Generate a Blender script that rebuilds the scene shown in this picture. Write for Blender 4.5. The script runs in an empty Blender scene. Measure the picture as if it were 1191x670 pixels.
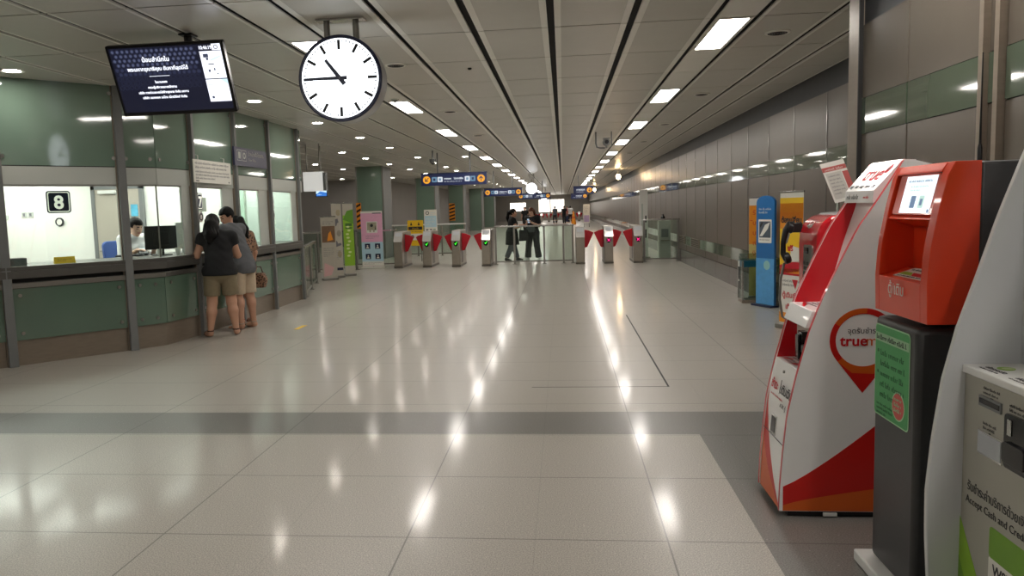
import bpy, bmesh, math, random
import numpy as np
from mathutils import Vector as V3, Matrix
random.seed(7)
SC = bpy.context.scene
COL = SC.collection
PI = math.pi
CEIL = 3.14

# ------------------------------------------------------------ materials
def lin(c):
    return tuple((x/255/12.92 if x/255 <= .04045 else ((x/255+.055)/1.055)**2.4) for x in c)

def nodes_of(name):
    m = bpy.data.materials.new(name); m.use_nodes = True
    nt = m.node_tree
    return m, nt, nt.nodes, nt.links, nt.nodes['Principled BSDF']

def M(name, rgb, rough=.5, metal=0., spec=.5, noise=.08, scale=12., coat=0., stretch=None, bump=0.):
    m, nt, N, L, b = nodes_of(name)
    c = lin(rgb)
    tc = N.new('ShaderNodeTexCoord'); mp = N.new('ShaderNodeMapping')
    if stretch: mp.inputs['Scale'].default_value = stretch
    nz = N.new('ShaderNodeTexNoise'); nz.inputs['Scale'].default_value = scale; nz.inputs['Detail'].default_value = 3
    L.new(tc.outputs['Object'], mp.inputs['Vector']); L.new(mp.outputs[0], nz.inputs['Vector'])
    mix = N.new('ShaderNodeMix'); mix.data_type = 'RGBA'
    mix.inputs['A'].default_value = (*[x*(1-noise) for x in c], 1); mix.inputs['B'].default_value = (*[min(1, x*(1+noise)) for x in c], 1)
    L.new(nz.outputs['Fac'], mix.inputs['Factor']); L.new(mix.outputs['Result'], b.inputs['Base Color'])
    b.inputs['Roughness'].default_value = rough; b.inputs['Metallic'].default_value = metal
    b.inputs['Specular IOR Level'].default_value = spec
    if coat: b.inputs['Coat Weight'].default_value = coat; b.inputs['Coat Roughness'].default_value = .04
    if bump:
        bp = N.new('ShaderNodeBump'); bp.inputs['Strength'].default_value = bump; bp.inputs['Distance'].default_value = .01
        L.new(nz.outputs['Fac'], bp.inputs['Height']); L.new(bp.outputs[0], b.inputs['Normal'])
    return m

def EM(name, rgb, strength, base=(20, 20, 20)):
    m, nt, N, L, b = nodes_of(name)
    b.inputs['Base Color'].default_value = (*lin(base), 1); b.inputs['Roughness'].default_value = .3
    tc = N.new('ShaderNodeTexCoord'); nz = N.new('ShaderNodeTexNoise'); nz.inputs['Scale'].default_value = 3
    L.new(tc.outputs['Object'], nz.inputs['Vector'])
    mix = N.new('ShaderNodeMix'); mix.data_type = 'RGBA'; c = lin(rgb)
    mix.inputs['A'].default_value = (*[x*.97 for x in c], 1); mix.inputs['B'].default_value = (*c, 1)
    L.new(nz.outputs['Fac'], mix.inputs['Factor']); L.new(mix.outputs['Result'], b.inputs['Emission Color'])
    b.inputs['Emission Strength'].default_value = strength
    return m

def GLASS(name, tint=(235, 245, 238), refl=1.0, rough=.02):
    m, nt, N, L, b = nodes_of(name)
    N.remove(b); out = N['Material Output']
    tr = N.new('ShaderNodeBsdfTransparent'); tr.inputs[0].default_value = (*lin(tint), 1)
    gl = N.new('ShaderNodeBsdfGlossy'); gl.inputs['Roughness'].default_value = rough
    lw = N.new('ShaderNodeLayerWeight'); lw.inputs[0].default_value = .5
    fr = N.new('ShaderNodeMath'); fr.operation = 'POWER'; fr.inputs[1].default_value = 5.; L.new(lw.outputs['Facing'], fr.inputs[0])
    mu = N.new('ShaderNodeMath'); mu.operation = 'MULTIPLY_ADD'; mu.inputs[1].default_value = .9*refl; mu.inputs[2].default_value = .04*refl
    mx = N.new('ShaderNodeMixShader')
    L.new(fr.outputs[0], mu.inputs[0]); L.new(mu.outputs[0], mx.inputs[0])
    L.new(tr.outputs[0], mx.inputs[1]); L.new(gl.outputs[0], mx.inputs[2]); L.new(mx.outputs[0], out.inputs[0])
    return m

def FLOORMAT(name, rgb, speck, rough):
    m, nt, N, L, b = nodes_of(name)
    tc = N.new('ShaderNodeTexCoord')
    nz = N.new('ShaderNodeTexNoise'); nz.inputs['Scale'].default_value = 160; nz.inputs['Detail'].default_value = 2
    vo = N.new('ShaderNodeTexVoronoi'); vo.inputs['Scale'].default_value = 38
    big = N.new('ShaderNodeTexNoise'); big.inputs['Scale'].default_value = .8
    for t in (nz, vo, big): L.new(tc.outputs['Object'], t.inputs['Vector'])
    c = lin(rgb)
    r1 = N.new('ShaderNodeValToRGB')
    r1.color_ramp.elements[0].position = .33; r1.color_ramp.elements[0].color = (*[x*.62 for x in c], 1)
    r1.color_ramp.elements[1].position = .68; r1.color_ramp.elements[1].color = (*[x*1.3 for x in c], 1)
    L.new(nz.outputs['Fac'], r1.inputs[0])
    # pale chips
    r2 = N.new('ShaderNodeValToRGB')
    r2.color_ramp.elements[0].position = .10; r2.color_ramp.elements[0].color = (1, 1, 1, 1)
    r2.color_ramp.elements[1].position = .16; r2.color_ramp.elements[1].color = (0, 0, 0, 1)
    L.new(vo.outputs['Distance'], r2.inputs[0])
    pick = N.new('ShaderNodeMath'); pick.operation = 'GREATER_THAN'; pick.inputs[1].default_value = .80
    sp = N.new('ShaderNodeSeparateColor'); L.new(vo.outputs['Color'], sp.inputs[0]); L.new(sp.outputs[0], pick.inputs[0])
    am = N.new('ShaderNodeMath'); am.operation = 'MULTIPLY'; L.new(r2.outputs[0], am.inputs[0]); L.new(pick.outputs[0], am.inputs[1])
    am2 = N.new('ShaderNodeMath'); am2.operation = 'MULTIPLY'; am2.inputs[1].default_value = speck; L.new(am.outputs[0], am2.inputs[0])
    mx = N.new('ShaderNodeMix'); mx.data_type = 'RGBA'; mx.inputs['B'].default_value = (*[min(1, x*2.2+.02) for x in c], 1)
    L.new(am2.outputs[0], mx.inputs['Factor']); L.new(r1.outputs[0], mx.inputs['A'])
    # slab-to-slab variation and joints
    sx = N.new('ShaderNodeSeparateXYZ'); L.new(tc.outputs['Object'], sx.inputs[0])
    def joint(sock, off, step, w):
        a = N.new('ShaderNodeMath'); a.operation = 'ADD'; a.inputs[1].default_value = off; L.new(sock, a.inputs[0])
        d = N.new('ShaderNodeMath'); d.operation = 'PINGPONG'; d.inputs[1].default_value = step/2; L.new(a.outputs[0], d.inputs[0])
        l = N.new('ShaderNodeMath'); l.operation = 'LESS_THAN'; l.inputs[1].default_value = w; L.new(d.outputs[0], l.inputs[0])
        return l.outputs[0]
    j1 = joint(sx.outputs[0], .78, 1.24, .004); j2 = joint(sx.outputs[1], -3.55, .855, .004)
    j3 = joint(sx.outputs[0], .16, 1.24, .002)
    ad = N.new('ShaderNodeMath'); ad.operation = 'MAXIMUM'; L.new(j1, ad.inputs[0]); L.new(j2, ad.inputs[1])
    h3 = N.new('ShaderNodeMath'); h3.operation = 'MULTIPLY'; h3.inputs[1].default_value = .3; L.new(j3, h3.inputs[0])
    ad2 = N.new('ShaderNodeMath'); ad2.operation = 'MAXIMUM'; L.new(ad.outputs[0], ad2.inputs[0]); L.new(h3.outputs[0], ad2.inputs[1])
    jf = N.new('ShaderNodeMath'); jf.operation = 'MULTIPLY'; jf.inputs[1].default_value = .75; L.new(ad2.outputs[0], jf.inputs[0])
    mj = N.new('ShaderNodeMix'); mj.data_type = 'RGBA'; mj.inputs['B'].default_value = (*[x*.25 for x in c], 1)
    L.new(jf.outputs[0], mj.inputs['Factor']); L.new(mx.outputs['Result'], mj.inputs['A'])
    L.new(mj.outputs['Result'], b.inputs['Base Color'])
    rr = N.new('ShaderNodeMapRange'); rr.inputs['To Min'].default_value = rough*.8; rr.inputs['To Max'].default_value = rough*1.25
    L.new(big.outputs['Fac'], rr.inputs['Value']); L.new(rr.outputs[0], b.inputs['Coat Roughness'])
    b.inputs['Roughness'].default_value = .36; b.inputs['Specular IOR Level'].default_value = .5
    b.inputs['Coat Weight'].default_value = .30; b.inputs['Coat IOR'].default_value = 1.4
    return m

# ------------------------------------------------------------ mesh builder
class Fr:
    """a drawing frame: origin, U to the right, V up, N out of the face"""
    def __init__(s, o, U, V):
        s.o = V3(o); s.U = V3(U).normalized(); s.V = V3(V).normalized(); s.N = s.U.cross(s.V)
    def p(s, u, v, n=0): return s.o + s.U*u + s.V*v + s.N*n
WORLD = Fr((0, 0, 0), (1, 0, 0), (0, 1, 0))

class MB:
    def __init__(s): s.v = []; s.f = []; s.m = []
    def add(s, vs, fs, mi=0):
        k = len(s.v); s.v += [tuple(x) for x in vs]
        for i, f in enumerate(fs):
            s.f.append([k+j for j in f]); s.m.append(mi if isinstance(mi, int) else mi[i])
        return s
    def box(s, lo, hi, mi=0, fr=WORLD):
        P = [fr.p(x, y, z) for z in (lo[2], hi[2]) for y in (lo[1], hi[1]) for x in (lo[0], hi[0])]
        return s.add(P, [(0, 2, 3, 1), (4, 5, 7, 6), (0, 1, 5, 4), (2, 6, 7, 3), (0, 4, 6, 2), (1, 3, 7, 5)], mi)
    def prism(s, pts, vec, mi=0, rim=None):
        n = len(pts); vec = V3(vec); P = [V3(p) for p in pts]; P += [p+vec for p in P]
        F = [tuple(range(n-1, -1, -1)), tuple(range(n, 2*n))] + [(i, (i+1) % n, n+(i+1) % n, n+i) for i in range(n)]
        return s.add(P, F, [mi, mi]+[mi if rim is None else rim]*n)
    def poly(s, fr, pts, mi=0, n0=0., n1=.001):
        """flat shape in a frame, given as (u, v) points"""
        return s.prism([fr.p(u, v, n0) for u, v in pts], fr.N*(n1-n0), mi)
    def rrect(s, fr, u0, v0, u1, v1, r, mi=0, n0=0., n1=.001, k=5):
        pts = []
        for cx, cy, a in ((u1-r, v1-r, 0), (u0+r, v1-r, 90), (u0+r, v0+r, 180), (u1-r, v0+r, 270)):
            for i in range(k+1):
                t = math.radians(a+90*i/k); pts.append((cx+r*math.cos(t), cy+r*math.sin(t)))
        return s.poly(fr, pts, mi, n0, n1)
    def disc(s, fr, u, v, r, mi=0, n0=0., n1=.001, k=24, ry=None):
        ry = ry or r
        return s.poly(fr, [(u+r*math.cos(2*PI*i/k), v+ry*math.sin(2*PI*i/k)) for i in range(k)], mi, n0, n1)
    def ring(s, fr, u, v, r0, r1, a0=0, a1=360, mi=0, n0=0., n1=.001, k=32):
        for i in range(k):
            t0 = math.radians(a0+(a1-a0)*i/k); t1 = math.radians(a0+(a1-a0)*(i+1)/k)
            s.poly(fr, [(u+r0*math.cos(t0), v+r0*math.sin(t0)), (u+r1*math.cos(t0), v+r1*math.sin(t0)), (u+r1*math.cos(t1), v+r1*math.sin(t1)), (u+r0*math.cos(t1), v+r0*math.sin(t1))], mi, n0, n1)
        return s
    def tube(s, path, r, mi=0, k=10, caps=True):
        path = [V3(p) for p in path]; n = len(path); rs = r if isinstance(r, (list, tuple)) else [r]*n
        vs = []; up = None
        for i, p in enumerate(path):
            d = (path[min(i+1, n-1)]-path[max(i-1, 0)]).normalized()
            if up is None: up = d.orthogonal().normalized()
            up = (up-d*up.dot(d)).normalized(); w = d.cross(up)
            vs += [p+(up*math.cos(2*PI*j/k)+w*math.sin(2*PI*j/k))*rs[i] for j in range(k)]
        fs = [(i*k+j, i*k+(j+1) % k, (i+1)*k+(j+1) % k, (i+1)*k+j) for i in range(n-1) for j in range(k)]
        if caps: fs += [tuple(range(k-1, -1, -1)), tuple(range((n-1)*k, n*k))]
        return s.add(vs, fs, mi)
    def lathe(s, prof, o=(0, 0, 0), axis=(0, 0, 1), mi=0, k=28, closed=False):
        """profile of (radius, height) about an axis"""
        o = V3(o); a = V3(axis).normalized(); x = a.orthogonal().normalized(); y = a.cross(x)
        vs = [o+a*h+(x*math.cos(2*PI*j/k)+y*math.sin(2*PI*j/k))*max(r, 1e-5) for r, h in prof for j in range(k)]
        n = len(prof)
        fs = [(i*k+j, i*k+(j+1) % k, (i+1)*k+(j+1) % k, (i+1)*k+j) for i in range(n-1) for j in range(k)]
        if closed: fs += [((n-1)*k+j, (n-1)*k+(j+1) % k, (j+1) % k, j) for j in range(k)]
        else: fs += [tuple(range(k-1, -1, -1)), tuple(range((n-1)*k, n*k))]
        return s.add(vs, fs, mi)
    def text(s, fr, u, v, size, st, mi=0, align='LEFT', n=.0012, bold=0., sx=1., shear=0.):
        cu = bpy.data.curves.new('lettering', 'FONT'); cu.body = st; cu.size = size; cu.align_x = align
        cu.resolution_u = 3; cu.offset = bold; cu.shear = shear; cu.extrude = .0004
        ob = bpy.data.objects.new('lettering', cu); COL.objects.link(ob)
        dg = bpy.context.evaluated_depsgraph_get(); me = bpy.data.meshes.new_from_object(ob.evaluated_get(dg))
        s.add([fr.p(u+q.co.x*sx, v+q.co.y, n+q.co.z) for q in me.vertices], [tuple(p.vertices) for p in me.polygons], mi)
        bpy.data.objects.remove(ob); bpy.data.curves.remove(cu); bpy.data.meshes.remove(me)
        return s
    def lines(s, fr, u0, v0, u1, h, rows, gap, mi=0, n=.0012, seed=1, last=.6, cw=None):
        """rows of writing too small to read"""
        R = random.Random(seed); cw = cw or h*.55
        for r in range(rows):
            v = v0-r*gap; u = u0; end = u1 if r < rows-1 else u0+(u1-u0)*last
            while u < end-cw:
                for _ in range(R.randint(3, 9)):
                    if u > end-cw: break
                    k = R.random(); t = h*(.62 if k < .7 else 1.)
                    s.box((u, v, n-.0006), (u+cw*.35, v+t, n), mi, fr)
                    if k > .3: s.box((u+cw*.35, v+(t-h*.16 if k < .7 else 0), n-.0006), (u+cw*.8, v+(t if k < .7 else h*.16), n), mi, fr)
                    u += cw
                u += cw*.8
        return s
    def build(s, name, mats, parent=None, bev=0., seg=2, org=(0, 0, 0), smooth=35, norm=True):
        if not isinstance(mats, (list, tuple)): mats = [mats]
        me = bpy.data.meshes.new(name); o = V3(org)
        me.from_pydata([V3(v)-o for v in s.v], [], s.f)
        for m in mats: me.materials.append(m)
        me.polygons.foreach_set('material_index', s.m)
        if norm:
            bm = bmesh.new(); bm.from_mesh(me); bmesh.ops.recalc_face_normals(bm, faces=bm.faces); bm.to_mesh(me); bm.free()
        if smooth:
            me.polygons.foreach_set('use_smooth', [True]*len(me.polygons)); me.set_sharp_from_angle(angle=math.radians(smooth))
        me.update()
        ob = bpy.data.objects.new(name, me); COL.objects.link(ob)
        if parent is not None: ob.parent = parent
        if bev:
            b = ob.modifiers.new('edge', 'BEVEL'); b.width = bev; b.segments = seg; b.limit_method = 'ANGLE'; b.angle_limit = math.radians(40)
        return ob

def tag(o, label=None, cat=None, group=None, kind=None):
    if label: o['label'] = label
    if cat: o['category'] = cat
    if group: o['group'] = group
    if kind: o['kind'] = kind
    return o
def thing(name, label, cat, loc=(0, 0, 0), rot=0, group=None):
    o = bpy.data.objects.new(name, None); COL.objects.link(o); o.empty_display_size = .1
    o.location = loc; o.rotation_euler = (0, 0, rot)
    return tag(o, label, cat, group)
def struct(name, mb, mats, label=None, **k):
    o = mb.build(name, mats, **k); o['kind'] = 'structure'
    o['label'] = label or name.replace('_', ' '); o['category'] = 'structure'
    return o
def dup(root, loc=None, rot=None, label=None, group=None):
    r = root.copy(); COL.objects.link(r)
    if loc is not None: r.location = loc
    if rot is not None: r.rotation_euler = (0, 0, rot)
    if label: r['label'] = label
    if group: r['group'] = group
    for ch in list(root.children):
        c = ch.copy(); COL.objects.link(c); c.parent = r
        for g in list(ch.children):
            d = g.copy(); COL.objects.link(d); d.parent = c
    return r
ORD = 'first second third fourth fifth sixth seventh eighth ninth tenth eleventh twelfth thirteenth fourteenth fifteenth sixteenth seventeenth eighteenth nineteenth twentieth twenty-first twenty-second twenty-third twenty-fourth'.split()

# ------------------------------------------------------------ palette
LAMP = EM('lamp_white', (255, 248, 240), 26.)
DOWN = EM('downlight_white', (255, 248, 236), 80.)
BOOTHLAMP = EM('booth_lamp', (255, 253, 248), 11.)
FLOOR_L = FLOORMAT('terrazzo_pale', (176, 171, 162), .35, .105)
FLOOR_D = FLOORMAT('terrazzo_dark', (116, 114, 110), .8, .12)
CEIL_P = M('ceiling_panel', (208, 205, 196), .32, noise=.05, scale=4)
CEIL_E = M('ceiling_edge', (248, 246, 238), .32, noise=.03)
VOID = M('black_gap', (10, 10, 12), .8)
GAP = M('dark_recess', (24, 23, 22), .6)
GREEN = M('green_glass', (122, 144, 130), .06, spec=.8, noise=.12, scale=1.2, coat=.5)
GREEN_L = M('pale_green_glass', (92, 116, 100), .12, spec=.7, noise=.14, scale=1.5, coat=.3)
FASCIA = M('fascia_grey', (196, 200, 194), .35, noise=.05, scale=2)
STEEL = M('brushed_steel', (150, 148, 142), .32, metal=.85, noise=.15, scale=30, stretch=(1, 1, 14))
LEDGE = M('ledge_steel', (92, 90, 86), .35, metal=.3, noise=.12, scale=8)
K3BODY = M('kiosk_white_dimmed', (164, 162, 150), .35, noise=.03)  # white kiosk body, its dim lighting put into a darker colour
STEEL_D = M('dull_steel', (138, 126, 112), .36, metal=.3, noise=.15, scale=8, stretch=(1, 1, 6))
CHROME = M('bright_steel', (205, 205, 202), .2, metal=.9, noise=.06)
GREYP = M('grey_paint', (118, 120, 120), .45, noise=.06)
WALLP = M('wall_panel', (98, 88, 79), .34, spec=.4, noise=.06, scale=3)
WALLN = M('near_wall_panel', (98, 91, 82), .2, spec=.5, noise=.08, scale=3)
WGREEN = M('wall_green_glass', (84, 98, 82), .05, spec=.8, noise=.1, scale=3, coat=.6)
PLINTH = M('plinth_grey', (92, 86, 82), .2, noise=.1)
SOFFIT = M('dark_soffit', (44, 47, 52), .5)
WHITEW = M('white_wall', (236, 236, 230), .7, noise=.02)
WHITE = M('white_plastic', (226, 226, 222), .35, noise=.02)
WHITEG = M('white_gloss', (242, 242, 240), .22, noise=.02, coat=.3)
RED = M('kiosk_red', (196, 22, 34), .3, noise=.05, coat=.2)
REDF = M('flap_red', (188, 18, 36), .4, noise=.06)
ORANGE = M('swoosh_orange', (214, 96, 28), .35, noise=.05)
ORED = M('swoosh_red', (204, 32, 26), .35, noise=.05)
VERM = M('vermilion_shell', (222, 62, 24), .28, noise=.04, coat=.25)
BLACK = M('black_plastic', (16, 16, 18), .35, noise=.1)
BLACKG = M('black_gloss', (10, 10, 14), .12, noise=.1)
CHAR = M('charcoal_metal', (66, 66, 66), .4, metal=.3, noise=.1, scale=40)
NAVY = M('navy_sign', (24, 32, 66), .35, noise=.06)
NAVYL = M('navy_sign_faded', (62, 62, 92), .35, noise=.06)
PGREEN = M('poster_green', (62, 158, 86), .4, noise=.08)
LIME = M('lime_green', (140, 186, 46), .4, noise=.06)
PINK = M('pink_print', (236, 178, 206), .45, noise=.06)
PALEB = M('pale_blue_print', (186, 218, 232), .45, noise=.06)
PAPER = M('paper_white', (232, 230, 222), .6, noise=.03)
INK = M('ink_dark', (42, 42, 46), .6)
INKG = M('ink_grey', (110, 110, 116), .6)
INKR = M('ink_red', (200, 24, 40), .5)
INKO = M('ink_orange', (226, 110, 36), .5)
YELLOW = M('sign_yellow', (244, 200, 34), .45, noise=.05)
AMBER = M('banner_amber', (238, 150, 34), .45, noise=.05)
BLUE = M('panel_blue', (44, 112, 176), .3, noise=.2, scale=2, coat=.2)
TEAL = M('teal_plastic', (18, 84, 104), .3, noise=.1)
CHAIRB = M('chair_blue', (62, 92, 160), .7, noise=.1)
WOODG = M('door_taupe', (176, 168, 156), .5, noise=.05)
BROWN = M('brown_print', (122, 92, 66), .5, noise=.4, scale=9)
GREYW = M('back_wall_grey', (158, 154, 150), .5, noise=.08, scale=1.5)
CLEAR = GLASS('window_glass', (240, 246, 242), .9)
CLEARG = GLASS('barrier_glass', (238, 247, 241), .9)
ACRYL = GLASS('clear_acrylic', (214, 226, 222), 1.)
SCREEN = EM('screen_dark', (22, 24, 40), 1.0)
# ------------------------------------------------------------ the hall itself
YF = 98.0
mb = MB()
def rect_floor(x0, y0, x1, y1, mi): mb.add([(x0, y0, 0), (x1, y0, 0), (x1, y1, 0), (x0, y1, 0)], [(0, 1, 2, 3)], mi)
rect_floor(-18, 5.87, 4, YF, 0); rect_floor(-18, 5.28, 4, 5.87, 1)
rect_floor(-18, -10, .90, 5.28, 0); rect_floor(.90, -10, 4, 5.28, 1)
mb.add([(-18, -10, -.1), (4, -10, -.1), (4, YF, -.1), (-18, YF, -.1)], [(3, 2, 1, 0)], 0)
struct('floor', mb, [FLOOR_L, FLOOR_D], 'polished pale terrazzo floor with a dark stripe across it', norm=False, smooth=0)
mb = MB(); mb.box((.872, 6.70, 0), (.888, 11.2, .0012)); mb.box((-.3, 6.696, 0), (.888, 6.704, .0012))
struct('trim_1', mb, GAP, 'thin dark joint strip let into the floor')
tag(MB().box((-3.73, 10.25, 0), (-3.66, 10.62, .002)).build('floor_tape', YELLOW), 'short strip of yellow tape stuck on the floor by the ticket windows', 'tape')

# ceiling panels, long dark joints, pale flanges along the joints
XL = [-2.50-.685*i for i in range(19, 0, -1)] + [-2.50, -2.11, -1.43, -.75, -.07, .615, 1.315, 1.69, 2.33, 2.72, 3.24]
WIDE = {-.75, -.07, .615}
ys = [.25+1.35*i for i in range(-8, 31)]
while ys[-1] < YF: ys.append(ys[-1]+5.4)
LAMPY = set(round(.25+1.35*(2+3*i), 3) for i in range(24))
def in_booth(x, y): return x < -7.2 and y < 13
def halfgap(x): return .030 if round(x, 3) in WIDE else .023
mb = MB()
for i in range(len(XL)-1):
    a, b = XL[i]+halfgap(XL[i]), XL[i+1]-halfgap(XL[i+1])
    strip = round(XL[i], 3) in (-2.5, 1.315)
    for j in range(len(ys)-1):
        y0, y1 = ys[j]+.011, ys[j+1]-.011
        if in_booth(a, y0): continue
        if strip:
            mb.box((a, y0, CEIL), (b, y1, CEIL+.012), 1); continue
        e = .055 if XL[i] >= -2.2 and XL[i+1] < 1.5 else .03
        mb.box((a, y0, CEIL-.002), (a+e, y1, CEIL+.012), 1); mb.box((b-e, y0, CEIL-.002), (b, y1, CEIL+.012), 1)
        mb.box((a+e, y0, CEIL), (b-e, y1, CEIL+.012), 0)
struct('ceiling', mb, [CEIL_P, CEIL_E], 'metal panel ceiling with dark joints', smooth=0)
struct('ceiling.001', MB().box((-18, -10, CEIL+.03), (4, YF, CEIL+.15)), VOID, 'dark void above the ceiling panels', smooth=0)

# right-hand walls: a near stretch standing forward, the far stretch set back
def wall_strip(name, label, X, y0, y1, seams, pm, zt, green, low):
    mb = MB(); cuts = [y0]+[s for s in seams if y0 < s < y1]+[y1]
    mb.box((X+.03, y0, 0), (X+.2, y1, CEIL), 4)
    for a, b in zip(cuts[:-1], cuts[1:]):
        if y1-y0 > 10: A, B = a+.009, b-.009
        else: A, B = a+.003, b-.003
        if low:
            mb.box((X-.03, A, 0), (X+.03, B, .335), 2)
            mb.box((X, A, .34), (X+.03, B, .49), 0); mb.box((X-.004, A, .495), (X+.03, B, .715), 1); mb.box((X, A, .72), (X+.03, B, green[0]-.004), 0)
        else: mb.box((X, A, 0), (X+.03, B, green[0]-.004), 0)
        mb.box((X-.003, A, green[0]), (X+.03, B, green[1]), 1)
        mb.box((X, A, green[1]+.004), (X+.03, B, zt), 0)
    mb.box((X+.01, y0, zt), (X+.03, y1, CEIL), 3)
    return struct(name, mb, [pm, WGREEN, PLINTH, SOFFIT, GAP], label, smooth=0)
SEAM = [5.86+1.345*i for i in range(68)]
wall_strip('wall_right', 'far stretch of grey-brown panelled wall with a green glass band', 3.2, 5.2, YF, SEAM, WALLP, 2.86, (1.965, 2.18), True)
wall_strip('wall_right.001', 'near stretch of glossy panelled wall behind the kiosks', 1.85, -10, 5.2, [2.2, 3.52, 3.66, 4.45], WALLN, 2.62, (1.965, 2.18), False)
mb = MB(); mb.box((1.85, 5.2, 0), (3.4, 5.26, CEIL)); struct('wall_right.002', mb, WALLN, 'end of the near wall stretch', smooth=0)
mb = MB(); mb.box((1.83, 5.10, 0), (1.87, 5.27, CEIL)); mb.box((1.826, 5.085, 0), (1.85, 5.10, CEIL), 1)
struct('trim_2', mb, [STEEL_D, GAP], 'steel edge strip at the end of the near wall', smooth=0)
for k, y in enumerate((3.52, 3.645)):
    mb = MB(); mb.box((1.82, y, 0), (1.86, y+.035, CEIL)); mb.box((1.835, y+.035, 0), (1.86, y+.06, CEIL), 1)
    struct('trim_3', mb, [STEEL_D, GAP], 'steel post on the near wall', smooth=0)
for k, y in enumerate(SEAM[1:30]):
    struct('trim_4', MB().box((3.193, y-.006, .34), (3.205, y+.006, 2.86)), CHROME, 'thin bright joint strip on the far wall', smooth=0)
# grille plates in the low green band
for y in (19.3, 21.5):
    mb = MB(); mb.box((3.178, y-.55, .50), (3.197, y+.55, .71))
    for k in range(5): mb.box((3.172, y-.53, .52+k*.038), (3.18, y+.53, .535+k*.038), 1)
    tag(mb.build('wall_grille', [STEEL_D, GAP]), 'low slatted grille in the green band of the far wall' + (', nearer one' if y < 20 else ', farther one'), 'grille', 'grilles in the far wall')

# the rest of the shell
def slab(name, lo, hi, m, label): return struct(name, MB().box(lo, hi), m, label, smooth=0)
slab('wall_back', (-18, YF, 0), (4, YF+.2, CEIL), M('end_wall', (176, 172, 166), .5), 'distant end wall of the hall')
slab('wall_left', (-18.2, -10, 0), (-18, YF, CEIL), GREYW, 'far side wall of the hall')
slab('wall_behind', (-18, -10.2, 0), (4, -10, CEIL), WHITEW, 'wall behind the camera')
slab('wall_back.001', (-18, 36, 0), (-8.6, 36.2, CEIL), GREYW, 'grey rear wall beyond the ticket windows')
slab('wall_back.002', (-8.8, 36.2, 0), (-8.6, YF, CEIL), GREYW, 'grey wall beyond the green columns')
# green glass columns beyond the gates
for k, y in enumerate((26., 36.8, 47.5, 58.2, 69.)):
    mb = MB(); x0, x1 = -7.0, -6.05
    mb.box((x0+.02, y+.02, 0), (x1-.02, y+1.25, CEIL), 2)
    mb.box((x0+.05, y, 0), (x1-.05, y+.02, CEIL), 0)
    mb.box((x1-.02, y+.05, 0), (x1, y+1.2, CEIL), 3)
    for x in (x0, x1-.05): mb.box((x, y-.005, 0), (x+.05, y+.03, CEIL), 1)
    mb.box((x1-.03, y+1.2, 0), (x1+.005, y+1.26, CEIL), 1)
    struct('column', mb, [GREEN, STEEL, GREYW, GREYP], ORD[k]+' green glass clad column beyond the gates', smooth=0)
# lit openings in the end wall
SHOP = EM('far_shop_light', (255, 246, 232), 2.2)
for k, (a, b, z0, z1) in enumerate(((-6.6, -4.6, 1.2, 2.3), (-3.0, -1.6, 1.0, 2.6), (-1.5, .2, 1.0, 2.6))):
    fr = Fr((a, YF-.01, z0), (1, 0, 0), (0, 0, 1)); w, h = b-a, z1-z0
    mb = MB(); mb.box((0, 0, -.02), (w, h, .01), 1, fr)
    for q in range(4): mb.box((q*w/4+.02, .03, .01), ((q+1)*w/4-.02, h-.03, .02), 0, fr)
    struct('window_%d' % (k+8), mb, [SHOP, GAP], 'lit opening in the distant end wall', smooth=0)

# ------------------------------------------------------------ ceiling fittings
def make_lamp():
    t = thing('ceiling_light', 'x', 'ceiling light', (0, 0, CEIL))
    mb = MB()
    mb.box((-.15, .01, -.008), (-.125, 1.34, .01)); mb.box((.125, .01, -.008), (.15, 1.34, .01))
    mb.box((-.125, .01, -.008), (.125, .035, .01)); mb.box((-.125, 1.315, -.008), (.125, 1.34, .01))
    mb.build('frame', CEIL_E, t, smooth=0)
    MB().box((-.125, .035, -.004), (.125, 1.315, .0)).build('diffuser', LAMP, t, smooth=0)
    return t
lamp = make_lamp(); first = True
for row, X, side in (('right', 1.5, 'wall'), ('left', -2.305, 'ticket')):
    for i in range(23):
        y = .25+1.35*(5+3*i) if True else 0
        if y > 94: break
        lab = '%s bright rectangular ceiling light in the row on the %s side' % (ORD[i], 'kiosk' if row == 'right' else 'ticket window')
        o = lamp if first else dup(lamp); first = False
        o.location = (X, y, CEIL); o['label'] = lab; o['group'] = 'rectangular ceiling lights in two rows'
# one more pair over and behind the camera
for X, lab in ((1.5, 'kiosk'), (-2.305, 'ticket window')):
    for y, nm in ((2.95, 'above the camera'), (-1.1, 'just behind the camera'), (-5.15, 'farthest behind the camera')):
        dup(lamp, (X, y, CEIL), label='bright rectangular ceiling light on the %s side, %s' % (lab, nm), group='rectangular ceiling lights in two rows')

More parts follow.
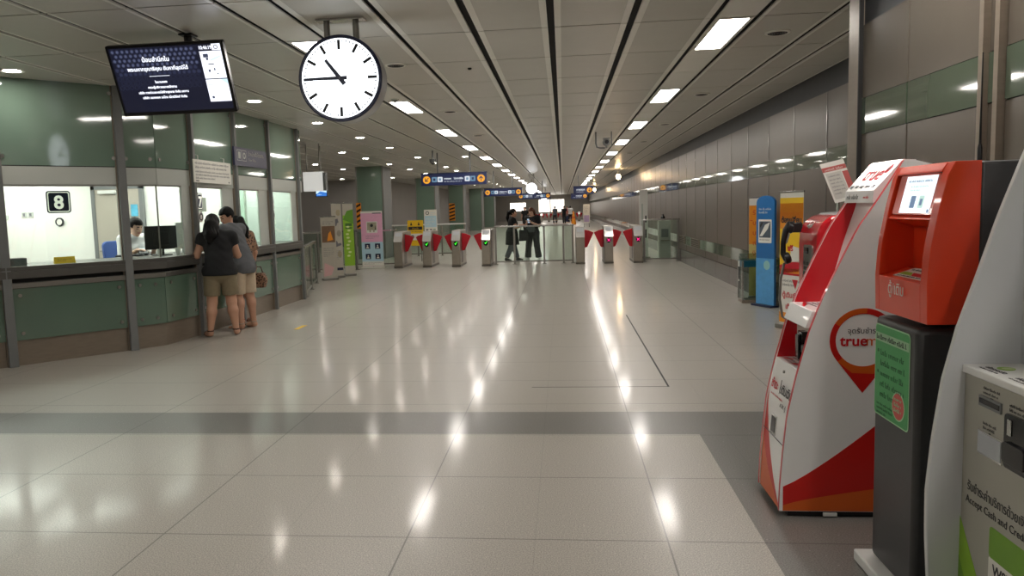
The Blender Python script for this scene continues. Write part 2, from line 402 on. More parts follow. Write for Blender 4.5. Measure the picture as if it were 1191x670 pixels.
def make_down():
    t = thing('downlight', 'x', 'downlight', (0, 0, CEIL))
    MB().lathe([(.085, 0), (.085, -.004), (.115, -.008), (.122, -.004), (.122, .004)], closed=True).build('trim_ring', CEIL_E, t)
    MB().lathe([(.085, .002), (.085, -.003), (.001, -.003)]).build('lens', DOWN, t)
    return t
down = make_down(); first = True
rows = {'nearest the ticket windows': (-4.17, [10.42, 13.17, 16.0, 18.8, 22.5, 25.3]+[28.0+2.75*q for q in range(17)]),
        'midway over the ticket side': (-5.62, [7.62, 4.9, 2.1, 19.7, 22.1, 25.2, 28.6]+[32.+3.6*q for q in range(11)]),
        'over the far left recess': (-7.7, [17.5, 20.6, 23.9, 27.0, 30.8, 35.]),
        'deepest in the left recess': (-9.9, [20.5, 25.5, 30.5, 34.5]),
        'at the very back of the left recess': (-12.6, [19., 24., 29., 34.])}
for rn, (X, yy) in rows.items():
    for i, y in enumerate(yy):
        o = down if first else dup(down); first = False
        o.location = (X, y, CEIL-.001); o['label'] = '%s round white downlight of the row %s' % (ORD[i], rn); o['group'] = 'round ceiling downlights'
o = dup(down, (-2.83, 22.9, CEIL-.001), label='round white downlight just above the front navy direction sign', group='round ceiling downlights')

def make_vent():
    t = thing('ceiling_speaker', 'x', 'ceiling speaker', (0, 0, CEIL))
    MB().lathe([(.115, 0.004), (.115, -.008), (.10, -.014), (.09, -.006)], closed=True).build('rim', CEIL_E, t)
    mb = MB().lathe([(.09, .0), (.09, -.010), (.001, -.010)])
    for r in (.02, .04, .06, .08): mb.lathe([(r-.004, -.009), (r-.004, -.0125), (r+.004, -.0125), (r+.004, -.009)], mi=1)
    mb.build('grille', [GREYP, GAP], t)
    return t
vent = make_vent()
for i, y in enumerate((7.7, 11.7, 15.76, 19.8, 23.9)):
    o = vent if i == 0 else dup(vent)
    o.location = (2.03, y, CEIL-.002); o['label'] = ORD[i]+' round grey speaker grille in the ceiling beside the kiosk-side lights'; o['group'] = 'round speaker grilles in the ceiling'
for i, (x, y) in enumerate(((-1.75, 8.35), (-1.75, 12.4), (-1.75, 16.5))):
    dup(vent, (x, y, CEIL-.002), label=ORD[i]+' round grey speaker grille in the ceiling panels behind the clock', group='round speaker grilles in the ceiling')

def make_detector(x, y, lab):
    t = thing('smoke_detector', lab, 'smoke detector', (x, y, CEIL))
    MB().lathe([(.055, .004), (.055, -.014), (.045, -.02)]).build('base', WHITE, t)
    MB().lathe([(.038, -.018), (.034, -.042), (.015, -.05), (.001, -.05)]).build('sensor_head', GREYP, t)
make_detector(-2.30, 10.83, 'small round smoke detector on the ceiling at lower right of the clock')
tag(MB().lathe([(.022, .004), (.022, -.012), (.012, -.02), (.001, -.02)], (-1.0, 8.75, CEIL)).build('sprinkler', GAP), 'tiny dark sprinkler head in the middle ceiling panel', 'sprinkler')
# CCTV camera on a bent bracket
t = thing('security_camera', 'grey security camera hung from the ceiling on a bent pipe bracket', 'security camera', (.86, 16.9, CEIL))
MB().tube([(-.13, 0, .0), (-.13, 0, -.24), (-.11, 0, -.32), (-.04, 0, -.34), (.06, 0, -.34)], .018).build('bracket', GREYP, t)
mb = MB(); mb.lathe([(.001, -.12), (.07, -.12), (.075, -.1), (.075, .12), (.06, .14), (.001, .14)], (.09, 0, -.22), (0, 1, 0)); mb.box((.02, -.16, -.155), (.16, .15, -.14)); mb.tube([(.09, 0, -.34), (.09, 0, -.28)], .02)
mb.build('housing', GREYP, t, bev=.004)
MB().lathe([(.001, -.128), (.04, -.128), (.045, -.115)], (.09, 0, -.22), (0, 1, 0)).build('lens', BLACKG, t)
MB().tube([(.16, 0, -.34), (.20, 0, -.3), (.20, 0, 0)], .012).build('conduit', GREYP, t)
t = thing('security_camera', 'small grey ceiling camera above the front navy direction sign', 'security camera', (-3.35, 20.2, CEIL))
MB().tube([(0, 0, 0), (0, 0, -.22)], .02).build('bracket', GREYP, t)
MB().lathe([(.09, -.22), (.09, -.27), (.06, -.33), (.02, -.35), (.001, -.35)]).build('housing', GREYP, t)
MB().lathe([(.05, -.325), (.03, -.36), (.001, -.365)]).build('lens', BLACKG, t)
# wall flood lamps on the far right
WARM = EM('warm_lamp', (255, 214, 160), 60.)
for y, lab in ((34., 'nearer bare warm lamp hanging by the far wall beyond the gates'), (59., 'farther bare warm lamp hanging by the far wall beyond the gates')):
    t = thing('hanging_lamp', lab, 'lamp', (2.4, y, CEIL), group='warm lamps beyond the gates')
    MB().tube([(0, 0, 0), (0, 0, -.2)], .02).build('stem', GREYP, t)
    MB().lathe([(.02, -.14), (.06, -.18), (.06, -.24)]).build('socket', GREYP, t)
    MB().lathe([(.05, -.235), (.09, -.30), (.10, -.36), (.07, -.43), (.001, -.46)]).build('bulb', WARM, t)
# ------------------------------------------------------------ ticket office
PTS = [(-6.95, 6.79), (-6.06, 7.82), (-5.22, 8.79), (-4.96, 9.12), (-4.88, 9.85), (-4.88, 11.2), (-4.88, 12.55), (-4.88, 13.95)]
def offs(pts, d):
    """polyline moved sideways by d (positive = towards the hall), mitred"""
    out = []; n = len(pts)
    def nrm(a, b):
        dx, dy = b[0]-a[0], b[1]-a[1]; l = math.hypot(dx, dy); return (dy/l, -dx/l)
    for i, p in enumerate(pts):
        n0 = nrm(pts[max(i-1, 0)], pts[max(i, 1)]); n1 = nrm(pts[min(i, n-2)], pts[min(i+1, n-1)])
        mx, my = n0[0]+n1[0], n0[1]+n1[1]; l = mx*mx+my*my
        out.append((p[0]+mx*2*d/l, p[1]+my*2*d/l))
    return out
def band(mb, pts, d0, d1, z0, z1, mi=0):
    A, B = offs(pts, d0), offs(pts, d1)
    for i in range(len(pts)-1):
        mb.prism([(*A[i], z0), (*A[i+1], z0), (*B[i+1], z0), (*B[i], z0)], (0, 0, z1-z0), mi)
    return mb
def seg_fr(i, d=0., z=0.):
    a, b = offs(PTS, d)[i], offs(PTS, d)[i+1]
    return Fr((*a, z), (b[0]-a[0], b[1]-a[1], 0), (0, 0, 1)), math.hypot(b[0]-a[0], b[1]-a[1])

# structural front: upper green panels, fascia, posts, windows
office = tag(bpy.data.objects.new('wall_front', None), 'ticket office front with green glass and grey fascia', 'structure', kind='structure'); COL.objects.link(office)
for i in range(7):
    fr, w = seg_fr(i, .02)
    w2 = w + (.28 if i == 6 else 0)
    mb = MB(); mb.box((.006, 2.205, -.02), (w2-.006, CEIL, .0), 0, fr)
    for u in (.07, w2-.07):
        for z in (2.30, 3.05): mb.disc(fr, u, z, .022, 1, 0, .012, 14)
    mb.build('upper_panel', [GREEN, STEEL], office)
    MB().box((.006, 1.995, -.02), (w2-.006, 2.195, -.004), 0, fr).build('fascia', FASCIA, office)
mb = band(MB(), PTS, -.06, .0, 2.0, CEIL); mb.build('backing', GAP, office)
JAMB = {3: .30, 4: .30, 5: .30, 6: .22}
for i in JAMB:
    fr, w = seg_fr(i, .0)
    MB().box((w*(1-JAMB[i]), 1.10, -.03), (w, 1.995, .0), 0, fr).build('jamb_panel', FASCIA, office)
fr, w = seg_fr(3, 0)
for k, i in enumerate((0, 1, 2, 3, 4, 5, 6)):
    fr, w = seg_fr(i, -.005)
    u1 = w*(1-JAMB.get(i, 0))
    win = tag(bpy.data.objects.new('window_%d' % (k+1), None), 'ticket window %d' % (k+1), 'structure', kind='structure'); COL.objects.link(win)
    MB().box((.01, 1.10, -.012), (u1, 1.995, -.004), 0, fr).build('pane', CLEAR, win, smooth=0)
    mb = MB(); mb.box((0, 1.975, -.03), (u1, 2.0, .006), 0, fr)
    if i in (2, 3): mb.box((0, 1.1, -.015), (.012, 2.0, -.001), 0, fr)
    mb.build('frame', STEEL, win, smooth=0)
for i in (0, 1, 2, 4, 5, 6, 7):
    x, y = PTS[i]; dx, dy = (PTS[min(i+1, 7)][0]-PTS[max(i-1, 0)][0], PTS[min(i+1, 7)][1]-PTS[max(i-1, 0)][1])
    if i == 3: continue
    fr = Fr((x, y, 0), (dx, dy, 0), (0, 0, 1)); hw = .045 if i < 3 else .032
    mb = MB(); mb.box((-hw, 0, -.05), (hw, CEIL, .075), 0, fr); mb.box((-hw-.012, .0, .0), (hw+.012, CEIL, .03), 1, fr)
    mb.build('post', [GREYP, STEEL_D], office, bev=.003)
fr = Fr((*PTS[4], 0), (0, 1, 0), (0, 0, 1))
# rest of the office shell
def slab2(name, lo, hi, m, label): return struct(name, MB().box(lo, hi), m, label, smooth=0)
slab2('wall_end', (-9.6, 13.95, 0), (-4.92, 14.05, CEIL), M('end_wall_pale', (196, 206, 200), .5), 'end wall of the ticket office')
slab2('wall_office', (-9.6, 11.4, .0), (-5.02, 11.46, 2.7), WHITEW, 'white inner wall of the ticket office')
slab2('wall_office.001', (-9.6, 6.2, 0), (-9.5, 13.95, CEIL), WHITEW, 'white side wall inside the ticket office')
slab2('wall_office.002', (-9.6, 6.1, 0), (-7.55, 6.2, CEIL), WHITEW, 'near wall inside the ticket office')
slab2('wall_office.003', (-6.75, 11.46, .0), (-6.68, 13.95, 2.7), M('office_green', (186, 206, 196), .4, noise=.06), 'pale green inner wall behind the farther windows')
inner = [(x, y) for x, y in offs(PTS, -.08)]
mb = MB(); mb.prism([(x, y, .2) for x, y in inner]+[(-9.5, 13.9, .2), (-9.5, 6.3, .2)], (0, 0, .05)); struct('floor.001', mb, PLINTH, 'raised floor of the ticket office', smooth=0)
mb = MB(); mb.prism([(x, y, 2.62) for x, y in inner]+[(-9.5, 13.9, 2.62), (-9.5, 6.3, 2.62)], (0, 0, .05)); struct('ceiling.002', mb, WHITEW, 'white ceiling of the ticket office', smooth=0)
BL = None
for i, (x, y, l) in enumerate(((-7.6, 8.6, 'over the window marked 8'), (-6.75, 9.9, 'over the clerk'), (-8.4, 10.6, 'deep inside the ticket office'), (-5.55, 10.75, 'over the window marked 7'), (-5.75, 12.2, 'over the farther windows'), (-5.75, 13.3, 'at the far end of the ticket office'))):
    t = thing('office_light', 'square white ceiling light '+l, 'ceiling light', (x, y, 2.62), group='lights inside the ticket office')
    MB().box((-.52, -.52, -.02), (.52, .52, .0)).build('frame', WHITE, t, smooth=0)
    MB().box((-.5, -.5, -.026), (.5, .5, -.02)).build('diffuser', BOOTHLAMP, t, smooth=0)

# the counter along the front
ct = thing('ticket_counter', 'long steel ticket counter with pale green glass front panels', 'counter', (*PTS[4], 0))
O = (*PTS[4], 0)
mb = band(MB(), PTS, -.75, .075, 1.055, 1.10); band(mb, PTS, .03, .075, .965, 1.055); mb.build('worktop', LEDGE, ct, org=O, bev=.006)
band(MB(), PTS, -.1, -.03, .0, 1.05).build('carcass', GAP, ct, org=O)
band(MB(), PTS, -.03, .05, .86, .918).build('rail', STEEL, ct, org=O, bev=.004)
for i in range(7):
    fr, w = seg_fr(i, .03)
    l_, r_ = (.05 if i in (0, 1, 2, 4, 5, 6) else .004), (.05 if i in (0, 1, 3, 4, 5, 6) else .004)
    mb = MB(); mb.box((l_, .285, -.012), (w-r_, .855, .0), 0, fr)
    pn = mb.build('glass_panel', GREEN_L, ct, org=O)
    mb = MB()
    for u in (.12, w-.12):
        for z in (.36, .78): mb.disc(fr, u, z, .02, 0, .0, .012, 14)
    mb.build('bolt', STEEL, pn, org=O)
    fr, w = seg_fr(i, .0)
    MB().box((.0, .0, -.02), (w, .285, .0), 0, fr).build('kick_plate', STEEL_D, ct, org=O)

# number signs on the glass
LITNUM = EM('lit_numeral', (240, 240, 226), .7, (200, 200, 190))
def num_sign(fr, u, v, w, h, n, lab, square=True):
    t = thing('number_sign', lab, 'sign', fr.p(u, v, 0), group=None); o = t.location.copy()
    mb = MB(); mb.rrect(fr, u-w/2, v-h/2, u+w/2, v+h/2, .03, 0, -.004, .004)
    mb.rrect(fr, u-w/2+.012, v-h/2+.012, u+w/2-.012, v+h/2-.012, .024, 1, .004, .006)
    mb.rrect(fr, u-w/2+.022, v-h/2+.022, u+w/2-.022, v+h/2-.022, .018, 0, .006, .007)
    s = h*.82
    mb.text(fr, u, v-s*.36, s, n, 1, 'CENTER', .0085, bold=.006)
    mb.build('face', [NAVY, LITNUM], t, org=o)
fr, w = seg_fr(1, -.03)
num_sign(fr, .60, 1.80, .25, .25, '8', 'square navy sign with a white 8 on the nearest ticket window')
fr, w = seg_fr(4, -.03)
fr0, w0 = seg_fr(3, -.03)
num_sign(seg_fr(4, .012)[0], .20-.0, 1.795, .15, .225, '7', 'tall black sign with a white 7 on the middle ticket window')
num_sign(seg_fr(6, .012)[0], .14, 1.79, .14, .2, '6', 'tall black sign with a white 6 on the farthest ticket window')
for i, lab in ((4, 'round white speaking hole plate beside the couple on the middle ticket window'), (6, 'round white speaking hole plate on the farthest ticket window')):
    fr, w = seg_fr(i, .004); u = .22 if i == 4 else .16
    t = thing('speaking_plate', lab, 'intercom', fr.p(u, 1.58, 0)); o = t.location.copy()
    MB().disc(fr, u, 1.585, .075, 0, -.004, .006, 24).build('plate', WHITE, t, org=o)
    MB().ring(fr, u, 1.585, .035, .05, mi=0, n0=.006, n1=.010).build('speaker_ring', INK, t, org=o)
# papers and a pale screen inside window 7
fr, w = seg_fr(4, -.25)
tag(MB().box((.62, 1.66, 0), (.92, 1.86, .003), 0, fr).build('notice_sheet', PAPER), 'blank white sheet hung inside the window marked 7', 'paper')
t = thing('desk_screen', 'pale slim screen standing inside the window marked 7', 'monitor', fr.p(.4, 1.1, -.1)); o = t.location.copy()
MB().box((.2, 1.16, -.12), (.56, 1.52, -.1), 0, fr).build('panel', FASCIA, t, org=o, bev=.006)
MB().tube([fr.p(.38, 1.1, -.11), fr.p(.38, 1.3, -.125)], .015).build('stand', GREYP, t, org=o)
MB().box((.26, 1.10, -.2), (.5, 1.11, -.02), 0, fr).build('foot', GREYP, t, org=o)
# upright glass partitions inside the farther windows
for k, (y, l) in enumerate(((11.75, 'nearer'), (12.95, 'farther'))):
    t = thing('desk_partition', 'steel framed glass partition inside the office, %s of two' % l, 'partition', (-5.9, y, .25), group='partitions inside the ticket office')
    MB().box((-.45, -.006, .85), (.45, .006, 1.85)).build('glass', CLEARG, t, smooth=0)
    mb = MB()
    for x in (-.45, 0, .45): mb.box((x-.015, -.02, 0), (x+.015, .02, 1.9))
    mb.box((-.46, -.02, .83), (.46, .02, .86)); mb.box((-.46, -.02, 1.86), (.46, .02, 1.9)); mb.build('frame', CHROME, t)

# notices hung on the front
fr = Fr((-4.80, 9.80, 0), (0, 1, 0), (0, 0, 1))
t = thing('notice_board', 'white notice board with grey writing hung above the window marked 7', 'sign', (-4.8, 10.38, 2.19)); o = t.location.copy()
mb = MB(); mb.box((.0, 2.04, -.012), (1.15, 2.345, .0), 0, fr)
mb.lines(fr, .05, 2.285, 1.08, .032, 2, .055, 1, .0012, 3, .93); mb.lines(fr, .05, 2.175, 1.1, .026, 3, .043, 1, .0012, 5, .55)
mb.box((.05, 2.058, 0), (.14, 2.07, .0012), 2, fr); mb.box((1.05, 2.058, 0), (1.09, 2.075, .0012), 1, fr)
mb.build('board', [PAPER, INKG, INK], t, org=o)
for u in (.15, .95): MB().tube([fr.p(u, 2.33, -.006), fr.p(u, 2.40, -.006), fr.p(u, 2.41, -.05)], .006).build('hook', WHITE, t, org=o)
fr = Fr((-4.80, 11.12, 0), (0, 1, 0), (0, 0, 1))
t = thing('office_sign', 'dusky navy ticket office sign on the green glass above the third window', 'sign', (-4.8, 11.7, 2.47)); o = t.location.copy()
mb = MB(); mb.box((.0, 2.335, -.03), (1.25, 2.61, .0), 0, fr)
for u in (.09, .27):
    mb.rrect(fr, u, 2.41, u+.16, 2.57, .01, 1, 0, .0012); mb.rrect(fr, u+.008, 2.418, u+.152, 2.562, .008, 0, .0012, .0018)
mb.box((.13, 2.44, .0018), (.21, 2.54, .0024), 1, fr); mb.disc(fr, .35, 2.49, .05, 1, .0018, .0024); mb.disc(fr, .35, 2.49, .025, 0, .0024, .003)
mb.text(fr, .50, 2.50, .085, 'จำหน่ายตั๋วโดยสาร', 1, sx=1.); mb.text(fr, .50, 2.42, .055, 'Ticket Office', 1)
mb.build('panel', [NAVYL, FASCIA], t, org=o)

# things inside
o = thing('office_door', 'closed taupe door in the white wall behind the clerk', 'door', (-6.82, 11.36, .25)); dr = o
MB().box((-.36, -.02, 0), (.36, .02, 1.80)).build('leaf', WOODG, o)
mb = MB(); mb.box((-.42, -.03, 0), (-.36, .035, 1.86)); mb.box((.36, -.03, 0), (.42, .035, 1.86)); mb.box((-.42, -.03, 1.80), (.42, .035, 1.86)); mb.build('frame', GREYP, o)
MB().box((-.28, -.07, 1.73), (.0, -.02, 1.785)).build('door_closer', WHITE, o, bev=.005)
MB().tube([(-.31, -.02, .86), (-.31, -.06, .86), (-.2, -.06, .86)], .01).build('handle', STEEL, o)
tag(MB().box((-6.60, 11.331, 1.63), (-6.49, 11.339, 1.81)).build('poster', M('poster_cyan', (92, 180, 214), .5, noise=.5, scale=14)), 'small cyan poster on the taupe door behind the clerk', 'poster')
for k, x in enumerate((-8.41, -8.30)):
    t = thing('wall_switch', 'small grey switch plate on the white office wall, %s of the pair' % ('first' if k == 0 else 'second'), 'switch', (x, 11.4, 1.70), group='switch plates on the office wall')
    MB().box((-.045, -.012, -.045), (.045, 0, .045)).build('plate', FASCIA, t, bev=.003); MB().box((-.018, -.017, -.025), (.018, -.012, .025)).build('rocker', INKG, t)
t = thing('wall_switch', 'lone white switch plate at the edge of the nearest ticket window', 'switch', (-8.74, 11.4, 1.67))
MB().box((-.06, -.012, -.035), (.06, 0, .035)).build('plate', FASCIA, t, bev=.003); MB().box((-.018, -.017, -.02), (.018, -.012, .02)).build('rocker', INKG, t)
t = thing('wall_dial', 'small round black rimmed dial on the white office wall under the 8', 'dial', (-7.82, 11.4, 1.575))
MB().lathe([(.065, 0), (.065, .03), (.05, .034), (.048, .02), (.001, .02)], (0, 0, 0), (0, -1, 0)).build('rim', INK, t)
MB().lathe([(.048, .02), (.048, .024), (.001, .024)], (0, 0, 0), (0, -1, 0)).build('face', PAPER, t)
fr, w = seg_fr(1, -.10)
t = thing('desk_plaque', 'small yellow plaque standing on the ledge of the nearest ticket window', 'plaque', fr.p(.62, 1.1, 0)); o = t.location.copy()
mb = MB(); mb.prism([fr.p(.52, 1.10, .03), fr.p(.52, 1.175, .0), fr.p(.52, 1.10, -.03)], fr.U*.22, 0)
f2 = Fr(fr.p(.52, 1.10, .03), fr.U, fr.p(.52, 1.175, 0)-fr.p(.52, 1.10, .03)); mb.lines(f2, .03, .045, .19, .012, 2, .02, 1, .0012, 4)
mb.build('plaque', [YELLOW, INK], t, org=o)
t = thing('ledge_box', 'low grey box on the ledge at the edge of the nearest ticket window', 'box', fr.p(.02, 1.1, 0)); o = t.location.copy()
mb = MB(); mb.box((.02, 1.1, -.06), (.24, 1.185, .03), 0, fr); mb.box((.04, 1.185, -.04), (.22, 1.189, .01), 1, fr); mb.build('casing', [GREYP, INKG], t, org=o, bev=.004)
# computer screen seen from behind
t = thing('computer_monitor', 'black computer monitor seen from behind on the counter by the clerk', 'monitor', (-5.29, 9.74, 1.1), math.radians(40))
MB().box((-.20, -.025, .075), (.20, .015, .385)).build('casing', BLACK, t, bev=.008)
MB().box((-.19, .012, .09), (.19, .017, .372)).build('screen', EM('monitor_glow', (150, 180, 220), .8), t)
MB().box((-.1, -.045, .13), (.1, -.02, .3)).build('rear_housing', BLACK, t, bev=.01)
MB().box((-.03, -.03, .005), (.03, .0, .12)).build('neck', BLACK, t)
MB().box((-.12, -.1, 0), (.12, .1, .012)).build('foot', BLACK, t, bev=.004)
t = thing('keyboard', 'dark keypad lying on the counter before the clerk', 'keyboard', (-5.62, 9.55, 1.1), math.radians(25))
MB().box((-.17, -.06, 0), (.17, .06, .018)).build('case', BLACK, t, bev=.003)
mb = MB()
for a in range(12):
    for b in range(4): mb.box((-.16+a*.027, -.05+b*.026, .018), (-.138+a*.027, -.03+b*.026, .025))
mb.build('keys', INKG, t)
t = thing('card_terminal', 'small grey card terminal on the counter between clerk and monitor', 'card terminal', (-5.58, 9.80, 1.1), .6)
mb = MB(); mb.prism([(-.05, -.08, 0), (-.05, .08, 0), (-.05, .08, .09), (-.05, -.08, .03)], (.1, 0, 0)); mb.build('body', CHAR, t, bev=.005)
MB().prism([(-.035, .0, .066), (-.035, .06, .089), (.035, .06, .089), (.035, .0, .066)], (0, 0, .004)).build('display', PALEB, t)
for k, (x, y, lab) in enumerate(((-5.14, 9.42, 'white paper cup on the counter in front of the monitor'), (-5.05, 9.72, 'small white cup on the counter at the window edge'))):
    t = thing('paper_cup', lab, 'cup', (x, y, 1.1), group='cups on the ticket counter')
    MB().lathe([(.025, 0), (.034, .085), (.031, .085), (.023, .006), (.001, .006)]).build('body', WHITE, t)
    MB().lathe([(.034, .083), (.037, .088), (.034, .092), (.031, .086)], closed=True).build('rim', PAPER, t)
# blue office chair
t = thing('office_chair', 'blue office chair standing behind the clerk', 'chair', (-5.96, 10.13, .25), math.radians(-118))
mb = MB()
for k in range(5):
    a = 2*PI*k/5; mb.tube([(0, 0, .09), (.26*math.cos(a), .26*math.sin(a), .06)], [.025, .016])
mb.build('base', BLACK, t)
for k in range(5):
    a = 2*PI*k/5; MB().lathe([(.001, -.02), (.03, -.02), (.03, .02), (.001, .02)], (.26*math.cos(a), .26*math.sin(a), .03), (math.sin(a), math.cos(a), 0)).build('caster', BLACK, t)
MB().tube([(0, 0, .08), (0, 0, .4)], .028).build('column', STEEL, t)
MB().box((-.23, -.22, .38), (.23, .22, .45)).build('seat', CHAIRB, t, bev=.03, seg=3)
fr = Fr((0, -.25, .62), (1, 0, 0), (0, -.12, 1)); mb = MB(); mb.rrect(fr, -.22, 0, .22, .42, .07, 0, -.03, .03); mb.build('backrest', CHAIRB, t, bev=.012)
MB().tube([(0, -.1, .4), (0, -.27, .42), (0, -.30, .75)], .02).build('back_bar', BLACK, t)
for x in (-.30, .30): MB().tube([(x, -.1, .42), (x, -.1, .64), (x, .12, .65)], .016).build('armrest', STEEL, t)

# ------------------------------------------------------------ hanging clock
ck = thing('wall_clock', 'large round lit station clock hung from the ceiling, reading quarter to eleven', 'clock', (-1.756, 6.2, 2.652))
fr = Fr((0, 0, 0), (1, 0, 0), (0, 0, 1))
MB().lathe([(.325, 0), (.338, -.004), (.340, .01), (.340, .19), (.338, .204), (.325, .2), (.325, .19), (.001, .19), (.001, .01), (.325, .01)], (0, 0, 0), (0, 1, 0), k=64).build('drum', M('clock_drum', (176, 178, 180), .35, metal=.4), ck)
MB().lathe([(.315, -.004), (.334, -.008), (.342, -.004), (.343, .012), (.334, .012), (.316, .004)], (0, 0, 0), (0, 1, 0), k=64, closed=True).build('rim', NAVY, ck)
CLK = EM('clock_face', (244, 250, 255), 1.9)
for y, sgn in ((.0, 1), (.2, -1)):
    f = Fr((0, y, 0), (sgn, 0, 0), (0, 0, 1))
    mb = MB(); mb.disc(f, 0, 0, .318, 0, -.008, .002, 64)
    for q in range(60):
        a = PI/2-2*PI*q/60; r0, r1, hw = (.226, .302, .0115) if q % 5 == 0 else (.282, .302, .0036)
        c, s_ = math.cos(a), math.sin(a)
        mb.poly(f, [(r0*c-hw*s_, r0*s_+hw*c), (r1*c-hw*s_, r1*s_+hw*c), (r1*c+hw*s_, r1*s_-hw*c), (r0*c+hw*s_, r0*s_-hw*c)], 1, .002, .003)
    mb.build('dial', [CLK, INK], ck)
    def hand(nm, ang, l, tail, w0, w1, n):
        a = PI/2-math.radians(ang); c, s_ = math.cos(a), math.sin(a)
        P = [(-tail, w0), (l, w1), (l, -w1), (-tail, -w0)]
        MB().poly(f, [(x*c-y2*s_, x*s_+y2*c) for x, y2 in P], 0, n, n+.004).build(nm, M('clock_hand', (54, 62, 88), .5), ck)
    hand('hour_hand', 322.5, .185, .06, .018, .012, .010); hand('minute_hand', 270, .29, .06, .015, .009, .016)
    MB().disc(f, 0, 0, .014, 0, .006, .024).build('hub', NAVY, ck)
for x in (-.12, .12): MB().tube([(x, .1, .32), (x, .1, CEIL-2.652-.01)], .026).build('hanger', STEEL, ck)
MB().box((-.20, .05, CEIL-2.652-.02), (.20, .15, CEIL-2.652)).build('ceiling_plate', CHROME, ck, bev=.004)

# ------------------------------------------------------------ hanging screen
TW, TH = 1.03, .60
tv = thing('tv_screen', 'large black hanging display screen tilted down, with white writing on dark blue', 'screen', (-3.29, 6.43, 2.75))
tl = math.radians(23)
f = Fr((0, 0, 0), (1, 0, 0), (0, -math.sin(tl), math.cos(tl)))
mb = MB(); mb.rrect(f, -TW/2, -TH/2, TW/2, TH/2, .012, 0, -.05, .0); mb.build('casing', BLACK, tv, bev=.005)
mb = MB(); mb.box((-.3, -.2, -.09), (.3, .2, -.05), 0, f); mb.build('rear_housing', BLACK, tv, bev=.01)
S1, S2, S3 = EM('screen_navy', (20, 22, 38), 1.), EM('screen_slate', (74, 80, 106), 1.), EM('screen_blue', (44, 48, 72), 1.)
SW = EM('screen_white', (238, 242, 255), 1.25); SK = EM('screen_ink', (70, 76, 96), .8); SB = EM('screen_sky', (196, 222, 240), 1.1)
mb = MB(); W, Hh = TW-.05, TH-.055
f0 = Fr(f.p(-W/2, -Hh/2+.005, .001), f.U, f.V)
mb.box((0, 0, -.001), (W, Hh, .0), 0, f0)
pw = W*.80
for r in range(9):
    for c in range(18):
        u, v = .03+c*.0435+(r % 2)*.0218, Hh-.03-r*.0375
        if u > pw-.03 or v < Hh*.36: continue
        k = 1 if r < 4 else 2
        mb.ring(f0, u, v, .0165, .0195, 30, 390, 3 if k == 2 else 2, 0, .0006, 6); mb.disc(f0, u, v, .013, k if r < 6 else 2, 0, .0004, 6) if r < 6 else None
cx = pw*.5
mb.text(f0, cx, Hh*.78, .050, 'น้อมสำนึกใน', 4, 'CENTER', .002, bold=.0012)
mb.text(f0, cx, Hh*.645, .042, 'พระมหากรุณาธิคุณ อันหาที่สุดมิได้', 4, 'CENTER', .002, bold=.0012, sx=.96)
mb.box((cx-.09, Hh*.555, .001), (cx+.09, Hh*.561, .002), 4, f0)
for k, st in enumerate(('ในนามของ', 'คณะผู้บริหารและพนักงาน', 'บริษัท ทางด่วนและรถไฟฟ้ากรุงเทพ จำกัด มหาชน', 'บริษัท แบงคอก เมโทร เน็ทเวิร์คส์ จำกัด')):
    mb.text(f0, cx, Hh*(.45-.08*k), .026, st, 4, 'CENTER', .002, bold=.001, sx=.9 if k == 2 else 1)
# side strip: time, map panel, notice panel
mb.text(f0, pw+.004, Hh*.925, .040, '10:46:19', 4, 'LEFT', .002, bold=.001, sx=.84)
mb.box((pw+.12, Hh*.905, .0), (W, Hh, .0006), 4, f0); mb.ring(f0, pw+.155, Hh*.95, .012, .018, mi=0, n0=.0006, n1=.001)
mb.box((pw+.005, Hh*.48, 0), (W, Hh*.895, .0006), 4, f0); mb.box((pw+.005, Hh*.12, 0), (W, Hh*.465, .0006), 4, f0)
mb.poly(f0, [(W-.06, Hh*.465), (W, Hh*.465), (W, Hh*.38)], 6, .0006, .001)
for u, v, w_, h_ in ((.03, .80, .045, .03), (.05, .76, .02, .02), (.06, .69, .05, .008), (.05, .58, .018, .02), (.10, .60, .012, .02), (.12, .54, .012, .01), (.03, .17, .02, .02)):
    mb.box((pw+u, Hh*v, .0006), (pw+u+w_, Hh*v+h_, .001), 5, f0)
mb.lines(f0, pw+.02, Hh*.38, W-.09, .012, 1, .02, 5, .0012, 9)
mb.poly(f0, [(pw+.08, Hh*.74), (W-.02, Hh*.80), (W-.02, Hh*.82), (pw+.09, Hh*.77)], 6, .0006, .001)
mb.build('screen', [S1, S2, S3, S3, SW, SK, SB], tv)
MB().tube([(.12, .1, .0), (.12, .1, CEIL-2.75)], .035).build('ceiling_pole', BLACK, tv)
MB().box((.06, .04, CEIL-2.75-.015), (.18, .16, CEIL-2.75)).build('ceiling_plate', BLACK, tv, bev=.004)
mb = MB(); mb.box((.0, .11, -.08), (.24, .18, .12)); mb.build('bracket', BLACK, tv, bev=.006)
# ------------------------------------------------------------ kiosks on the right
K1 = [(0.03, 1.044), (.156, 1.049), (.309, 1.060), (.518, 1.081), (.703, 1.120), (.772, 1.138), (.932, 1.18), (1.091, 1.239), (1.288, 1.329), (1.434, 1.40), (1.534, 1.468), (1.65, 1.542), (1.743, 1.598)]
def interp(T, z):
    for (z0, x0), (z1, x1) in zip(T[:-1], T[1:]):
        if z <= z1: return x0+(x1-x0)*(z-z0)/(z1-z0)
    return T[-1][1]
def zs(a, b, n): return [a+(b-a)*i/n for i in range(n+1)]
BK = 1.80
k1 = thing('payment_kiosk', 'white and red payment kiosk with curved sides, first beyond the orange one', 'kiosk', (1.42, 4.07, 0)); O1 = (1.42, 4.07, 0)
